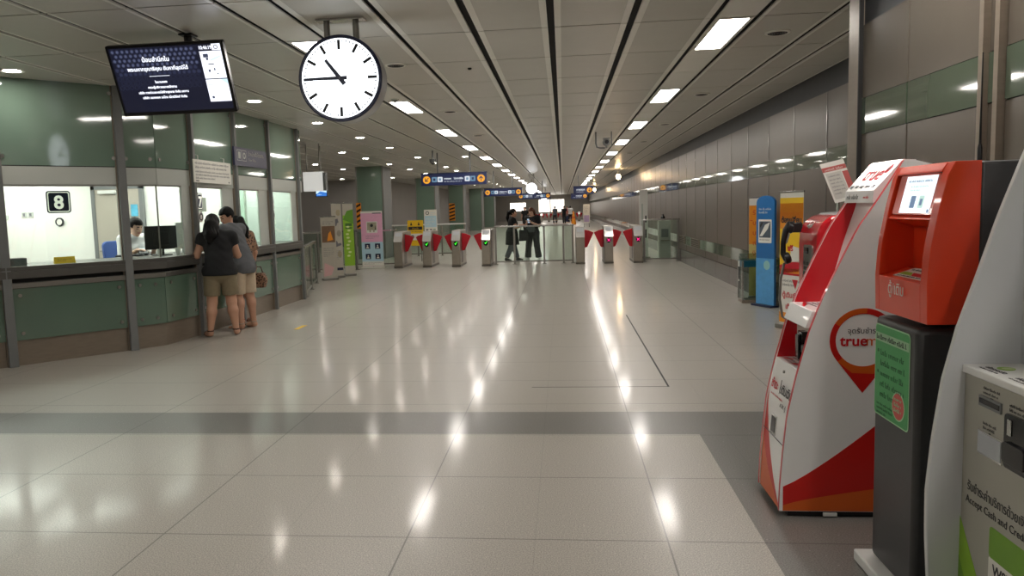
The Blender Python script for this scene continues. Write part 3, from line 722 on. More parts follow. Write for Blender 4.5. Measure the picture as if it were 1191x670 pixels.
# sides
for y0, y1 in ((3.86, 3.885), (4.255, 4.28)):
    pts = [(interp(K1, z), y0, z) for z in zs(.03, 1.743, 40)] + [(1.64, y0, 1.743), (BK, y0, 1.70), (BK, y0, .03)]
    MB().prism(pts, (0, y1-y0, 0), 0, 1).build('side_panel', [WHITEG, RED], k1, org=O1)
# pin mark and sweep on the near side
f = Fr((0, 3.86, 0), (1, 0, 0), (0, 0, 1))
mb = MB(); cx, cz = 1.43, .888
mb.ring(f, cx, cz, .128, .156, 88, 215, 0, 0, .0012, 30); mb.ring(f, cx, cz, .128, .156, 40, 88, 0, 0, .0012, 12); mb.ring(f, cx, cz, .128, .156, -35, 40, 0, 0, .0012, 12)
mb.ring(f, cx, cz+.001, .131, .155, 84, 148, 1, .0012, .0016, 16)
arc = [(cx+.128*math.cos(math.radians(a)), cz+.128*math.sin(math.radians(a))) for a in range(215, 326, 6)]
mb.poly(f, [(cx-.128, cz-.090)]+arc+[(cx+.128, cz-.090), (cx, .629)], 0, 0, .0012)
mb.poly(f, [(cx-.118, cz-.104)]+[(cx+.129*math.cos(math.radians(a)), cz+.129*math.sin(math.radians(a))) for a in range(222, 319, 6)]+[(cx+.112, cz-.115), (cx+.05, cz-.165), (cx-.05, cz-.16)], 1, .0012, .0016)
mb.text(f, 1.322, .862, .072, 'true', 2, 'LEFT', .0014, bold=.0016, sx=1.04)
mb.text(f, 1.441, .862, .072, 'money', 1, 'LEFT', .0014, bold=.0002)
mb.text(f, 1.356, .922, .036, 'จุดรับชำระทุก', 3, 'LEFT', .0014)
s1 = [(X, .155+.29*((X-1.06)/.41)**1.18*1.0) for X in zs(1.062, BK, 14)]
s2 = [(X, .058+.085*((X-1.06)/.41)**.75) for X in zs(1.062, BK, 14)]
mb.poly(f, s1+s2[::-1], 0, 0, .0010)
mb.poly(f, s2+[(BK, .032), (1.062, .032)], 1, 0, .0010)
mb.build('side_graphic', [ORED, ORANGE, RED, INK], k1, org=O1)
# lower body front with the painted sweep
def strip(mb, a, b, z0, z1, off, mi, n=18, ya=4.255, yb=3.885):
    """a, b: fractions across the front as functions of height"""
    vs = []; Z = zs(z0, z1, n)
    for z in Z:
        x = interp(K1, z)+off
        vs += [(x, ya+(yb-ya)*a(z), z), (x, ya+(yb-ya)*b(z), z)]
    mb.add(vs, [(2*i, 2*i+1, 2*i+3, 2*i+2) for i in range(n)], mi)
bnd = lambda z: 0 if z > .6 else min(1, ((.6-z)/.57)**1.7*1.0)
mid = lambda z: bnd(z)*(0 if z > .34 else min(1, ((.34-z)/.30)))
mb = MB(); strip(mb, bnd, lambda z: 1, .03, .735, .006, 0); strip(mb, mid, bnd, .03, .6, .006, 1); strip(mb, lambda z: 0, mid, .03, .34, .006, 2)
front = mb.build('front_panel', [WHITEG, ORED, ORANGE], k1, org=O1)
mb = MB()
x0, x1 = interp(K1, .735)+.006, BK
mb.box((x0+.0, 3.885, .722), (x1, 4.255, .735), 0)
body = mb.build('lower_top', WHITEG, k1, org=O1)
f = Fr((0, 4.255, .735), (0, -1, 0), (1, 0, 0)); f = Fr((x0, 4.255, .7352), (0, -1, 0), (1, 0, 0))
mb = MB(); mb.lines(f, .03, .10, .34, .016, 3, .03, 0, .0012, 5); mb.poly(f, [(.04, .02), (.10, .05), (.08, .065), (.03, .04)], 1); mb.poly(f, [(.19, .02), (.25, .05), (.23, .065), (.18, .04)], 1)
mb.build('top_print', [INKG, INKR], body, org=O1)
fx = interp(K1, .55)
f = Fr((interp(K1, .50)+.004, 4.255, .50), (0, -1, 0), (interp(K1, .70)-interp(K1, .50), 0, .20))
mb = MB(); mb.text(f, .03, .085, .066, 'ชำระ', 0, 'LEFT', .004, bold=.0012, sx=1.0); mb.box((.185, .075, .002), (.187, .15, .004), 1, f); mb.text(f, .20, .085, .066, 'เติมเงิน', 1, 'LEFT', .004, bold=.0012, sx=.95)
mb.build('front_lettering', [INKR, INK], front, org=O1)
MB().lines(f, .05, .050, .26, .010, 1, .02, 0, .003, 3, 1).build('fine_print', INKR, front, org=O1)
MB().text(f, .24, .02, .030, 'ATM  ตู้', 0, 'LEFT', .004).build('machine_caption', INK, front, org=O1)
MB().disc(f, .19, .195, .008, 0, .0, .008, 14).build('lock', STEEL, k1, org=O1)
f = Fr((interp(K1, .36)+.003, 4.255, .36), (0, -1, 0), (interp(K1, .46)-interp(K1, .36), 0, .10))
mb = MB(); mb.box((.13, .0, -.02), (.215, .10, .003), 0, f); mb.box((.138, .012, .003), (.207, .092, .0045), 1, f); mb.build('return_tray', [CHROME, CHAR], k1, org=O1)
f = Fr((interp(K1, .36)+.004, 4.255, .352), (0, -1, 0), (0, 0, 1)); MB().box((.0, 0, 0), (.37, .003, .003), 0, f).build('door_seam', INKG, k1, org=O1)
# recess, ledge, upper back, header
mb = MB()
mb.box((1.235, 3.885, .735), (BK, 4.255, .945))
mb.build('recess_back', M('recess_cream', (206, 200, 190), .45), k1, org=O1)
mb = MB(); mb.box((1.20, 4.05, .745), (1.236, 4.12, .90), 0); mb.box((1.185, 4.06, .76), (1.20, 4.11, .885), 0); mb.box((1.19, 3.98, .80), (1.236, 4.03, .84), 1); mb.build('cash_acceptor', [BLACKG, CHAR], k1, org=O1, bev=.004)
MB().box((1.225, 4.14, .76), (1.236, 4.25, .86), 0).build('red_label', RED, k1, org=O1)
for y0 in (4.252, 3.885):
    pts = [(interp(K1, z)+.004, y0, z) for z in zs(.735, .945, 6)]+[(1.3, y0, .945), (1.3, y0, .735)]
    MB().prism(pts, (0, .003, 0)).build('inner_lining', RED, k1, org=O1)
led = MB().prism([(1.166, 4.255, .945), (1.20, 4.255, 1.030), (BK, 4.255, 1.030), (BK, 4.255, .945)], (0, -.37, 0)).build('ledge', WHITEG, k1, org=O1, bev=.004)
f = Fr((1.21, 4.255, 1.0305), (0, -1, 0), (1, 0, 0))
mb = MB(); mb.poly(f, [(.01, .05), (.18, .0), (.21, .0), (.04, .07)], 1); mb.poly(f, [(.2, .1), (.36, .02), (.36, .05), (.22, .12)], 1); mb.lines(f, .05, .105, .34, .014, 3, .026, 0, .0012, 6); mb.poly(f, [(.0, .15), (.36, .11), (.36, .125), (.0, .165)], 2)
mb.build('ledge_print', [INKG, RED, ORED], led, org=O1)
UP = [(1.03, 1.40), (1.2, 1.425), (1.35, 1.465), (1.55, 1.53)]
mb = MB(); vs = []
for z in zs(1.03, 1.56, 12): vs += [(interp(UP, z), 4.255, z), (interp(UP, z), 3.885, z)]
mb.add(vs, [(2*i, 2*i+1, 2*i+3, 2*i+2) for i in range(12)]); mb.build('upper_back', WHITEG, k1, org=O1)
for y0 in (4.251, 3.885):
    pts = [(interp(K1, z)+.003, y0, z) for z in zs(1.03, 1.55, 20)]+[(interp(UP, z), y0, z) for z in zs(1.03, 1.55, 10)][::-1]
    MB().prism(pts, (0, .003, 0)).build('inner_lining', RED, k1, org=O1)
hb = thing('header_box', None, None)
hb.parent = k1
mb = MB().prism([(1.468, 4.256, 1.548), (1.474, 4.256, 1.606), (1.600, 4.256, 1.748), (1.66, 4.256, 1.745), (1.72, 4.256, 1.60), (1.53, 4.256, 1.548)], (0, -.372, 0))
hd = mb.build('header', WHITEG, k1, org=O1); bpy.data.objects.remove(hb)
f = Fr((1.474, 4.256, 1.606), (0, -1, 0), (.126, 0, .142))
mb = MB(); mb.text(f, .075, .068, .13, 'true', 0, 'LEFT', .002, bold=.002, sx=.98, shear=.1); mb.disc(f, .315, .135, .026, 0, 0, .0016, 20, .03); mb.disc(f, .315, .135, .011, 1, .0016, .002, 14)
mb.text(f, .02, .018, .036, 'easy • safe • easy • more • Life', 1, 'LEFT', .002, bold=.0, sx=.72)
mb.build('header_lettering', [INKR, INK], hd, org=O1)
mb = MB(); f2 = Fr((1.468, 4.256, 1.548), (0, -1, 0), (.006, 0, .058))
mb.lines(f2, .03, .018, .20, .024, 1, .03, 1, .0015, 3, 1); mb.lines(f2, .25, .02, .33, .014, 1, .03, 0, .0015, 8, 1)
mb.build('header_subtitle', [INKR, INK], hd, org=O1)
MB().box((1.09, 3.875, 0), (BK, 4.265, .045)).build('plinth', BLACK, k1, org=O1)
MB().box((1.255, 3.852, .008), (1.32, 3.862, .024)).build('foot_tab', WHITE, k1, org=O1)

# ---- orange kiosk
k2 = thing('payment_kiosk', 'vermilion headed payment kiosk with a lit screen on a charcoal pedestal', 'kiosk', (1.52, 3.15, 0)); O2 = (1.52, 3.15, 0)
MB().box((1.235, 2.90, 0), (1.80, 3.40, .05)).build('base_plate', WHITE, k2, org=O2, bev=.008)
MB().box((1.29, 2.965, .05), (1.78, 3.355, 1.085)).build('pedestal', CHAR, k2, org=O2, bev=.022, seg=3)
f = Fr((1.289, 3.355, 0), (0, -1, 0), (0, 0, 1))
mb = MB(); mb.rrect(f, .012, .675, .335, 1.055, .02, 1, 0, .0014); mb.rrect(f, .017, .680, .330, 1.050, .018, 0, .0014, .002)
mb.box((.02, .985, .002), (.328, 1.02, .0026), 2, f); mb.lines(f, .03, .993, .32, .02, 1, .03, 4, .0034, 2, 1)
mb.lines(f, .07, .93, .30, .024, 5, .043, 3, .003, 7); mb.disc(f, .045, .945, .007, 3, .002, .003, 10); mb.disc(f, .045, .858, .007, 3, .002, .003, 10)
mb.lines(f, .04, .72, .20, .012, 3, .018, 3, .003, 8)
mb.disc(f, .245, .755, .058, 1, .002, .0026, 28); mb.disc(f, .245, .755, .052, 5, .0026, .003, 28); mb.lines(f, .21, .775, .285, .014, 3, .022, 1, .004, 9, 1)
mb.build('poster', [PGREEN, M('poster_edge', (170, 214, 170), .5), M('poster_band', (150, 190, 150), .5), M('poster_dark', (28, 96, 54), .5), INK, M('poster_badge', (206, 92, 82), .5)], k2, org=O2)
# head
HP = [(1.11, 1.292), (1.25, 1.288), (1.38, 1.296), (1.53, 1.322), (1.66, 1.352), (1.69, 1.372)]
def hp(z): return interp(HP, z)
def side(mb, y0, y1, z0, z1, xb):
    mb.prism([(hp(z), y0, z) for z in zs(z0, z1, 12)]+[(xb, y0, z1), (xb, y0, z0)], (0, y1-y0, 0))
mb = MB()
side(mb, 2.90, 2.955, 1.11, 1.69, 1.46); side(mb, 3.325, 3.365, 1.11, 1.69, 1.46)
side(mb, 2.955, 3.325, 1.655, 1.69, 1.46); side(mb, 2.955, 3.325, 1.11, 1.255, 1.46)
mb.prism([(1.30, 2.955, 1.255), (1.40, 2.955, 1.285), (1.44, 2.955, 1.255)], (0, .37, 0)); mb.box((1.42, 2.955, 1.255), (1.46, 3.325, 1.655))
mb.prism([(hp(1.50), 2.955, 1.485), (hp(1.50)+.02, 2.955, 1.50), (1.44, 2.955, 1.655), (1.44, 2.955, 1.44)], (0, .37, 0))
mb.build('head_shell', VERM, k2, org=O2, bev=.009, seg=3)
mb = MB(); mb.box((1.458, 2.902, 1.10), (1.80, 3.363, 1.688)); mb.build('rear_casing', CHAR, k2, org=O2, bev=.012, seg=3)
MB().disc(Fr((1.52, 2.902, 1.38), (1, 0, 0), (0, 0, 1)), 0, 0, .008, 0, 0, .003, 12).build('side_lock', STEEL, k2, org=O2)
f = Fr((hp(1.505)+.008, 3.315, 1.502), (0, -1, 0), (hp(1.655)-hp(1.505)+.002, 0, .150))
scr = MB().rrect(f, .01, .0, .345, .155, .012, 0, -.02, .001).build('screen_bezel', VERM, k2, org=O2)
mb = MB(); mb.box((.075, .006, .001), (.325, .149, .003), 0, f)
mb.lines(f, .10, .125, .30, .009, 1, .02, 1, .004, 3, 1); mb.lines(f, .13, .105, .28, .007, 2, .014, 2, .004, 4)
mb.rrect(f, .155, .025, .195, .072, .005, 1, .003, .0036); mb.rrect(f, .225, .025, .265, .072, .005, 2, .003, .0036); mb.box((.235, .035, .0036), (.255, .06, .004), 1, f); mb.box((.308, .008, .003), (.322, .02, .0036), 1, f)
mb.build('screen', [EM('kiosk_screen', (226, 240, 246), 1.1), EM('kiosk_screen_blue', (86, 116, 150), .8), EM('kiosk_screen_mint', (176, 210, 200), .9)], scr, org=O2)
f = Fr((1.30, 3.325, 1.2565), (0, -1, 0), (.10, 0, .03))
mb = MB(); mb.box((.08, .012, 0), (.33, .10, .002), 0, f); mb.poly(f, [(.09, .03), (.2, .03), (.16, .055), (.09, .055)], 1, .002, .003); mb.poly(f, [(.2, .03), (.32, .03), (.32, .055), (.17, .055)], 2, .002, .003); mb.lines(f, .1, .075, .31, .012, 1, .02, 3, .003, 4, 1); mb.lines(f, .1, .016, .31, .008, 1, .02, 3, .003, 6, 1)
mb.build('tray_print', [PAPER, LIME, INKR, INK], k2, org=O2)
mb = MB(); mb.lathe([(.001, .03), (.026, .03), (.03, .02), (.03, 0)], (1.42, 3.03, 1.42), (-1, 0, 0)); mb.build('scanner_eye', BLACKG, k2, org=O2)
MB().lathe([(.001, .034), (.01, .034), (.01, .03)], (1.42, 3.03, 1.42), (-1, 0, 0)).build('scanner_light', EM('scanner_blue', (90, 110, 240), 2.), k2, org=O2)
f = Fr((1.286, 3.355, 1.165), (0, -1, 0), (0, 0, 1))
MB().text(f, .135, .028, .062, 'ตู้/เติม', 0, 'LEFT', .004, sx=.95).build('shell_lettering', PAPER, k2, org=O2)
t = thing('antenna', 'thin black whip antenna standing on the dark rear casing of the orange kiosk', 'antenna', (1.60, 3.2, 1.688))
MB().lathe([(.02, 0), (.02, .01), (.009, .016), (.009, .06), (.006, .075)]).build('base', BLACK, t)
MB().tube([(0, 0, .07), (0, 0, .2), (0, 0, .42)], [.005, .0035, .0025]).build('whip', BLACK, t)

# ---- white and green kiosk, nearest
K3 = [(.03, 1.262), (.245, 1.245), (.40, 1.236), (.554, 1.234), (.738, 1.249), (.949, 1.277), (1.127, 1.319), (1.302, 1.376), (1.50, 1.437), (1.71, 1.512), (1.78, 1.54)]
k3 = thing('payment_kiosk', 'white and lime green payment kiosk with card slots, nearest the camera', 'kiosk', (1.5, 2.42, 0)); O3 = (1.5, 2.42, 0)
EDGE = M('pale_edge', (206, 208, 206), .3)
for y0 in (2.735, 2.06):
    pts = [(interp(K3, z), y0, z) for z in zs(.03, 1.78, 40)]+[(1.80, y0, 1.78), (1.80, y0, .03)]
    MB().prism(pts, (0, .022, 0), 0, 1).build('side_panel', [M('kiosk_white', (214, 216, 218), .3, noise=.02), EDGE], k3, org=O3, bev=.003)
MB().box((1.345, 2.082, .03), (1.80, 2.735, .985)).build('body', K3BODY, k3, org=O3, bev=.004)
top = MB().box((1.335, 2.082, .975), (1.80, 2.735, 1.002)).build('shelf', WHITE, k3, org=O3, bev=.004)
f = Fr((1.337, 2.735, 1.0025), (0, -1, 0), (1, 0, 0))
mb = MB()
for q in range(3):
    u = .09+.17*q; mb.disc(f, u, .09, .026, 0, 0, .0015, 20); mb.disc(f, u+.004, .094, .018, 1, .0015, .002, 20)
    mb.text(f, u-.03, .038, .026, ('บัตรเครดิต', 'เงินสด', 'ใบเสร็จ')[q], 2, 'LEFT', .0016); mb.lines(f, u-.03, .02, u+.08, .009, 1, .02, 2, .0016, q+2, 1)
mb.build('shelf_print', [LIME, M('pale_lime', (196, 214, 150), .5), INK], top, org=O3)
MB().box((1.52, 2.082, 1.002), (1.80, 2.735, 1.78)).build('upper_back', M('kiosk_white_back', (210, 212, 216), .35), k3, org=O3)
mb = MB(); f = Fr((1.519, 2.735, 1.55), (0, -1, 0), (0, 0, 1)); mb.rrect(f, .10, .0, .56, .16, .03, 0, 0, .002); mb.build('upper_label', LIME, k3, org=O3)
f = Fr((1.345, 2.735, 0), (0, -1, 0), (0, 0, 1))
mb = MB(); mb.box((.103, .888, 0), (.23, .922, .006), 0, f); mb.box((.11, .898, .006), (.224, .914, .008), 1, f); mb.build('card_slot', [GREYP, BLACKG], k3, org=O3)
mb = MB(); mb.box((.098, .728, 0), (.24, .806, .003), 0, f); mb.box((.104, .734, .003), (.234, .80, .005), 1, f); mb.build('receipt_window', [CHROME, M('receipt_glass', (176, 180, 184), .15, spec=.8)], k3, org=O3)
mb = MB(); mb.rrect(f, .262, .735, .40, .905, .015, 0, 0, .012); mb.box((.285, .84, .012), (.305, .89, .016), 1, f); mb.rrect(f, .275, .755, .39, .82, .012, 0, .012, .024); mb.build('cash_acceptor', [BLACKG, CHROME], k3, org=O3, bev=.003)
for u0, v0, w_ in ((.12, .945, .10), (.125, .83, .08), (.27, .925, .13)):
    mb = MB(); mb.lines(f, u0, v0, u0+w_, .009, 2, .015, 0, .0014, int(v0*100), .9)
    mb.poly(f, [(u0+w_*.42, v0-.021), (u0+w_*.58, v0-.021), (u0+w_*.5, v0-.031)], 0)
    mb.build('slot_caption', INK, k3, org=O3)
mb = MB()
mb.text(f, .042, .582, .044, 'รับชำระค่าบริการด้วยเงินสดและบัตรเครดิต', 0, 'LEFT', .0014, sx=.82)
mb.build('thai_lettering', INK, k3, org=O3)
mb = MB(); mb.text(f, .035, .538, .036, 'Accept Cash and Credit Card', 0, 'LEFT', .0014, sx=1.0)
mb.build('english_lettering', INK, k3, org=O3)
mb = MB()
mb.poly(f, [(.0, .47), (.05, .40), (.10, .33), (.16, .25), (.24, .17), (.36, .10), (.5, .05), (.6, .035), (.0, .035)], 1)
mb.poly(f, [(.0, .33), (.05, .25), (.13, .16), (.24, .09), (.4, .035), (.0, .035)], 2, .001, .0014)
mb.build('front_graphic', [INK, LIME, M('leaf_green', (112, 160, 36), .4)], k3, org=O3)
mb = MB(); mb.rrect(f, .185, .41, .42, .512, .014, 2); mb.rrect(f, .185, .31, .42, .41, .006, 3); mb.text(f, .21, .36, .05, 'WSL', 0, 'LEFT', .0014, bold=.001)
for q in range(16): mb.box((.21+q*.012, .32, .001), (.215+q*.012+(.003 if q % 3 else 0), .35, .0014), 0, f)
mb.build('code_label', [INK, LIME, M('label_green', (112, 160, 36), .4), PAPER], k3, org=O3)
MB().box((1.38, 2.09, 0), (1.80, 2.73, .04)).build('plinth', BLACK, k3, org=O3)

# ---- payphone behind the first kiosk
ph = thing('payphone', 'red payphone with a black handset, half hidden behind the white and red kiosk', 'payphone', (1.62, 4.85, 0))
O4 = (1.62, 4.85, 0)
MB().box((1.52, 4.75, .02), (1.78, 4.95, 1.0)).build('pedestal', GREYP, ph, org=O4, bev=.01)
MB().box((1.46, 4.68, 0), (1.80, 5.02, .02)).build('foot_plate', STEEL_D, ph, org=O4)
pts = [(1.40, 4.68, .98), (1.395, 4.68, 1.30), (1.40, 4.68, 1.36)]
for a in range(170, 60, -12): pts.append((1.53+.135*math.cos(math.radians(a)), 4.68, 1.345+.135*math.sin(math.radians(a))))
pts += [(1.78, 4.68, 1.47), (1.78, 4.68, .98)]
MB().prism(pts, (0, .36, 0)).build('housing', M('phone_red', (206, 24, 38), .18, coat=.6), ph, org=O4, bev=.02, seg=3)
pts = [(1.50, 4.67, 1.47), (1.53, 4.67, 1.488), (1.80, 4.67, 1.50), (1.80, 4.67, 1.40), (1.6, 4.67, 1.43)]
MB().prism(pts, (0, .38, 0)).build('hood', GREYP, ph, org=O4, bev=.01)
f = Fr((1.394, 5.04, 0), (0, -1, 0), (0, 0, 1))
pl = MB().rrect(f, .14, 1.06, .30, 1.30, .02, 0, -.005, .008).build('face_plate', STEEL, ph, org=O4)
mb = MB(); mb.box((.16, 1.25, .008), (.235, 1.285, .012), 0, f)
mb.build('display', BLACKG, pl, org=O4)
mb = MB()
for a in range(3):
    for b in range(4): mb.box((.162+a*.028, 1.09+b*.03, .008), (.182+a*.028, 1.111+b*.03, .016), 0, f)
mb.build('keypad', CHAR, pl, org=O4)
MB().ring(Fr((1.43, 4.86, 1.42), (0, -1, 0), (.8, 0, .6)), 0, 0, .018, .034, mi=0, n0=0, n1=.014).build('emblem', CHROME, ph, org=O4)
mb = MB(); mb.tube([(1.365, 5.035, 1.415), (1.34, 5.035, 1.418), (1.318, 5.035, 1.385), (1.303, 5.035, 1.31), (1.302, 5.035, 1.24), (1.325, 5.035, 1.205)], [.024, .025, .02, .016, .018, .023], k=12)
mb.lathe([(.001, -.004), (.036, 0), (.038, .025), (.03, .035), (.001, .035)], (1.33, 5.035, 1.405), (1, 0, -.25)); mb.lathe([(.001, -.004), (.036, 0), (.038, .025), (.03, .035), (.001, .035)], (1.31, 5.035, 1.205), (1, 0, .35))
mb.build('handset', BLACK, ph, org=O4)
MB().box((1.35, 5.0, 1.37), (1.41, 5.06, 1.43)).build('cradle', BLACK, ph, org=O4, bev=.006)
MB().tube([(1.31, 5.035, 1.18), (1.29, 5.04, 1.08), (1.285, 5.04, .95), (1.30, 5.03, .84), (1.35, 5.0, .80), (1.40, 4.96, .86), (1.42, 4.94, .99)], .008).build('cord', STEEL, ph, org=O4)
# tilted sign on a rod
ph.location.x += .07
t = thing('placard', 'tilted white placard with a red band on a rod above the payphone', 'sign', (1.64, 4.86, 1.495))
MB().tube([(0, 0, 0), (0, 0, .10)], .009).build('rod', CHROME, t)
f = Fr((-.01, -.01, .06), (math.cos(-.42), .0, math.sin(.16)), (-.36, 0, 1)); f = Fr((-.02, -.01, .05), (1, -.25, .22), (-.40, 0, 1))
mb = MB(); mb.box((.0, .0, -.008), (.13, .25, .0), 0, f); mb.box((.0, .195, .0), (.13, .222, .001), 1, f); mb.box((.100, .0, .0), (.13, .18, .001), 1, f); mb.box((.01, .02, .0), (.095, .185, .0012), 3, f); mb.lines(f, .02, .16, .088, .010, 6, .022, 2, .0022, 5); mb.lines(f, .015, .20, .12, .014, 1, .02, 0, .002, 5, 1)
mb.build('board', [PAPER, M('faded_red', (190, 96, 92), .5), INKG, M('paper_grey', (206, 204, 196), .6)], t)

# ---- roll-up banner, amber and white
def banner(fr, w, h, draw, mats, name, lab, group=None, base=True):
    t = thing(name, lab, 'banner', fr.p(w/2, 0, 0), group=group); o = t.location.copy()
    mb = MB(); mb.box((0, .06, -.003), (w, h, .0), 0, fr); draw(mb, fr, w, h); mb.build('print', mats, t, org=o)
    MB().box((-.01, h, -.012), (w+.01, h+.022, .008), 0, fr).build('top_rail', CHROME, t, org=o, bev=.003)
    MB().box((-.01, 0, -.09), (w+.01, .06, .06), 0, fr).build('base', STEEL, t, org=o, bev=.012)
    MB().tube([fr.p(w/2, .05, -.03), fr.p(w/2, h, -.012)], .008).build('support_pole', STEEL, t, org=o)
    return t
def d1(mb, f, w, h):
    mb.box((0, h*.86, 0), (w, h*.955, .001), 2, f); mb.box((0, h*.80, 0), (w, h*.955, .001), 1, f)
    mb.box((0, h*.95, .001), (w, h*.955, .0012), 2, f)
    mb.box((0, h*.66, 0), (w, h*.80, .0005), 2, f); mb.box((0, h*.74, .0), (w, h*.93, .001), 1, f); mb.box((0, h*.925, 0), (w, h*.965, .0012), 2, f)
    mb.text(f, w/2, h*.785, w*.20, 'ต้องเปลี่ยน', 4, 'CENTER', .002, bold=.004)
    mb.box((0, h*.46, 0), (w, h*.735, .001), 2, f); mb.poly(f, [(0, h*.40), (w, h*.44), (w, h*.52), (0, h*.47)], 3, .001, .002)
    mb.poly(f, [(.02, h*.58), (w*.35, h*.64), (w*.45, h*.70), (w*.3, h*.72), (.05, h*.66)], 5, .001, .002); mb.text(f, w*.35, h*.58, w*.2, 'ฟรี', 3, 'LEFT', .002, bold=.004)
    mb.poly(f, [(w*.45, h*.5), (w*.9, h*.5), (w*.9, h*.6), (w*.5, h*.62)], 0, .0012, .002); mb.box((0, h*.40, .0), (w, h*.47, .0015), 3, f); mb.box((0, h*.415, .0015), (w*.9, h*.45, .002), 1, f)
    mb.lines(f, .06, h*.35, w*.9, .03, 2, .05, 5, .002, 5, .8); mb.text(f, .06, h*.235, w*.20, 'ตู้เติมเงิน', 3, 'LEFT', .002, bold=.002); mb.text(f, .12, h*.15, w*.2, 'เติมได้', 3, 'LEFT', .002, bold=.002)
    mb.poly(f, [(w*.55, h*.37), (w*.8, h*.37), (w*.7, h*.30)], 3, .001, .002); mb.box((0, h*.045, 0), (w*.7, h*.12, .001), 1, f)
fr = Fr((2.46, 9.2, 0), (.86, .5, 0), (0, 0, 1)); fr = Fr((2.28, 8.45, 0), (.62, .78, 0), (0, 0, 1)); fr = Fr((2.66, 9.9, 0), (.35, -.94, 0), (0, 0, 1))
banner(fr, .44, 1.66, d1, [PAPER, AMBER, YELLOW, INKR, INK, INKG], 'rollup_banner', 'amber and white roll-up banner with black headline beside the payphone')
# ---- blue panel stand, amber sheet behind, clear bin in front
fr = Fr((2.90, 12.08, 0), (.42, -.9, 0), (0, 0, 1))
t = thing('display_stand', 'tall blue round-topped display stand by the far wall', 'display stand', fr.p(.2, 0, 0)); o = t.location.copy()
mb = MB(); pts = [(0, 0), (.40, 0), (.40, 1.55)]+[(.20+.20*math.cos(math.radians(a)), 1.55+.10*math.sin(math.radians(a))) for a in range(15, 180, 15)]+[(0, 1.55)]
mb.poly(fr, pts, 0, -.035, .0)
mb.rrect(fr, .05, .95, .34, 1.30, .015, 1, 0, .003); mb.rrect(fr, .07, 1.03, .32, 1.27, .01, 2, .003, .004); mb.lines(fr, .08, .99, .31, .018, 1, .03, 3, .0045, 3, 1)
mb.poly(fr, [(.08, 1.05), (.14, 1.05), (.26, 1.16), (.31, 1.26), (.2, 1.22)], 1, .004, .005); mb.poly(fr, [(.1, 1.18), (.16, 1.25), (.12, 1.26), (.08, 1.2)], 3, .004, .005)
mb.box((.0, .0, .0), (.40, .72, .0015), 4, fr); mb.disc(fr, .24, .62, .07, 5, .0015, .002); mb.lines(fr, .06, 1.44, .34, .03, 2, .05, 1, .0025, 4, .7)
mb.build('panel', [BLUE, PAPER, M('photo_dark', (74, 84, 96), .4, noise=.4, scale=14), INK, M('panel_sky', (86, 158, 214), .35, noise=.2), M('panel_mint', (150, 200, 200), .4)], t, org=o, bev=.003)
MB().box((-.02, 0, -.075), (.42, .03, .08), 0, fr).build('base', NAVY, t, org=o, bev=.005)
fr = Fr((2.96, 12.80, 0), (.5, -.1, 0), (0, 0, 1))
def d2(mb, f, w, h):
    mb.box((0, h*.55, 0), (w, h*.93, .001), 1, f); mb.box((0, .06, 0), (w, h*.55, .001), 2, f); mb.box((0, h*.93, 0), (w, h, .001), 0, f)
    for q in range(6): mb.text(f, .05, h*(.84-.1*q), .10, 'รับเงินด่วน'[q:q+2], 3, 'LEFT', .002)
banner(fr, .26, 1.62, d2, [PAPER, AMBER, M('banner_cream', (214, 196, 120), .5), INKR], 'rollup_banner', 'slim amber roll-up banner standing behind the blue display stand')
t = thing('donation_box', 'clear plastic collection box on a steel frame before the blue stand', 'collection box', (3.02, 12.1, 0), 0); t.location = (2.90, 12.46, 0)
MB().box((-.15, -.15, 0), (.15, .15, .05)).build('base', STEEL_D, t, bev=.006)
mb = MB()
for x in (-.145, .145):
    for y in (-.145, .145): mb.box((x-.012, y-.012, .05), (x+.012, y+.012, .66))
mb.build('frame', CHROME, t)
MB().box((-.135, -.135, .05), (.135, .135, .56)).build('bin', ACRYL, t, smooth=0)
mb = MB(); mb.box((-.155, -.155, .56), (.155, .155, .66)); mb.build('collar', TEAL, t, bev=.006)
mb = MB(); mb.prism([(-.15, -.13, .66), (-.15, .13, .66), (-.15, .08, .76), (-.15, -.13, .70)], (.3, 0, 0)); mb.build('lid', ACRYL, t, smooth=0)
fr = Fr((-.15, -.158, 0), (1, 0, 0), (0, 0, 1)); fl = Fr((-.158, .13, 0), (0, -1, 0), (0, 0, 1))
mb = MB(); mb.box((.03, .56, 0), (.12, .65, .002), 0, fl); mb.box((.04, .42, 0), (.12, .54, .002), 1, fl); mb.box((.05, .30, 0), (.12, .39, .002), 1, fl); mb.box((.06, .33, .002), (.11, .36, .003), 0, fl); mb.build('label', [PAPER, INK], t)
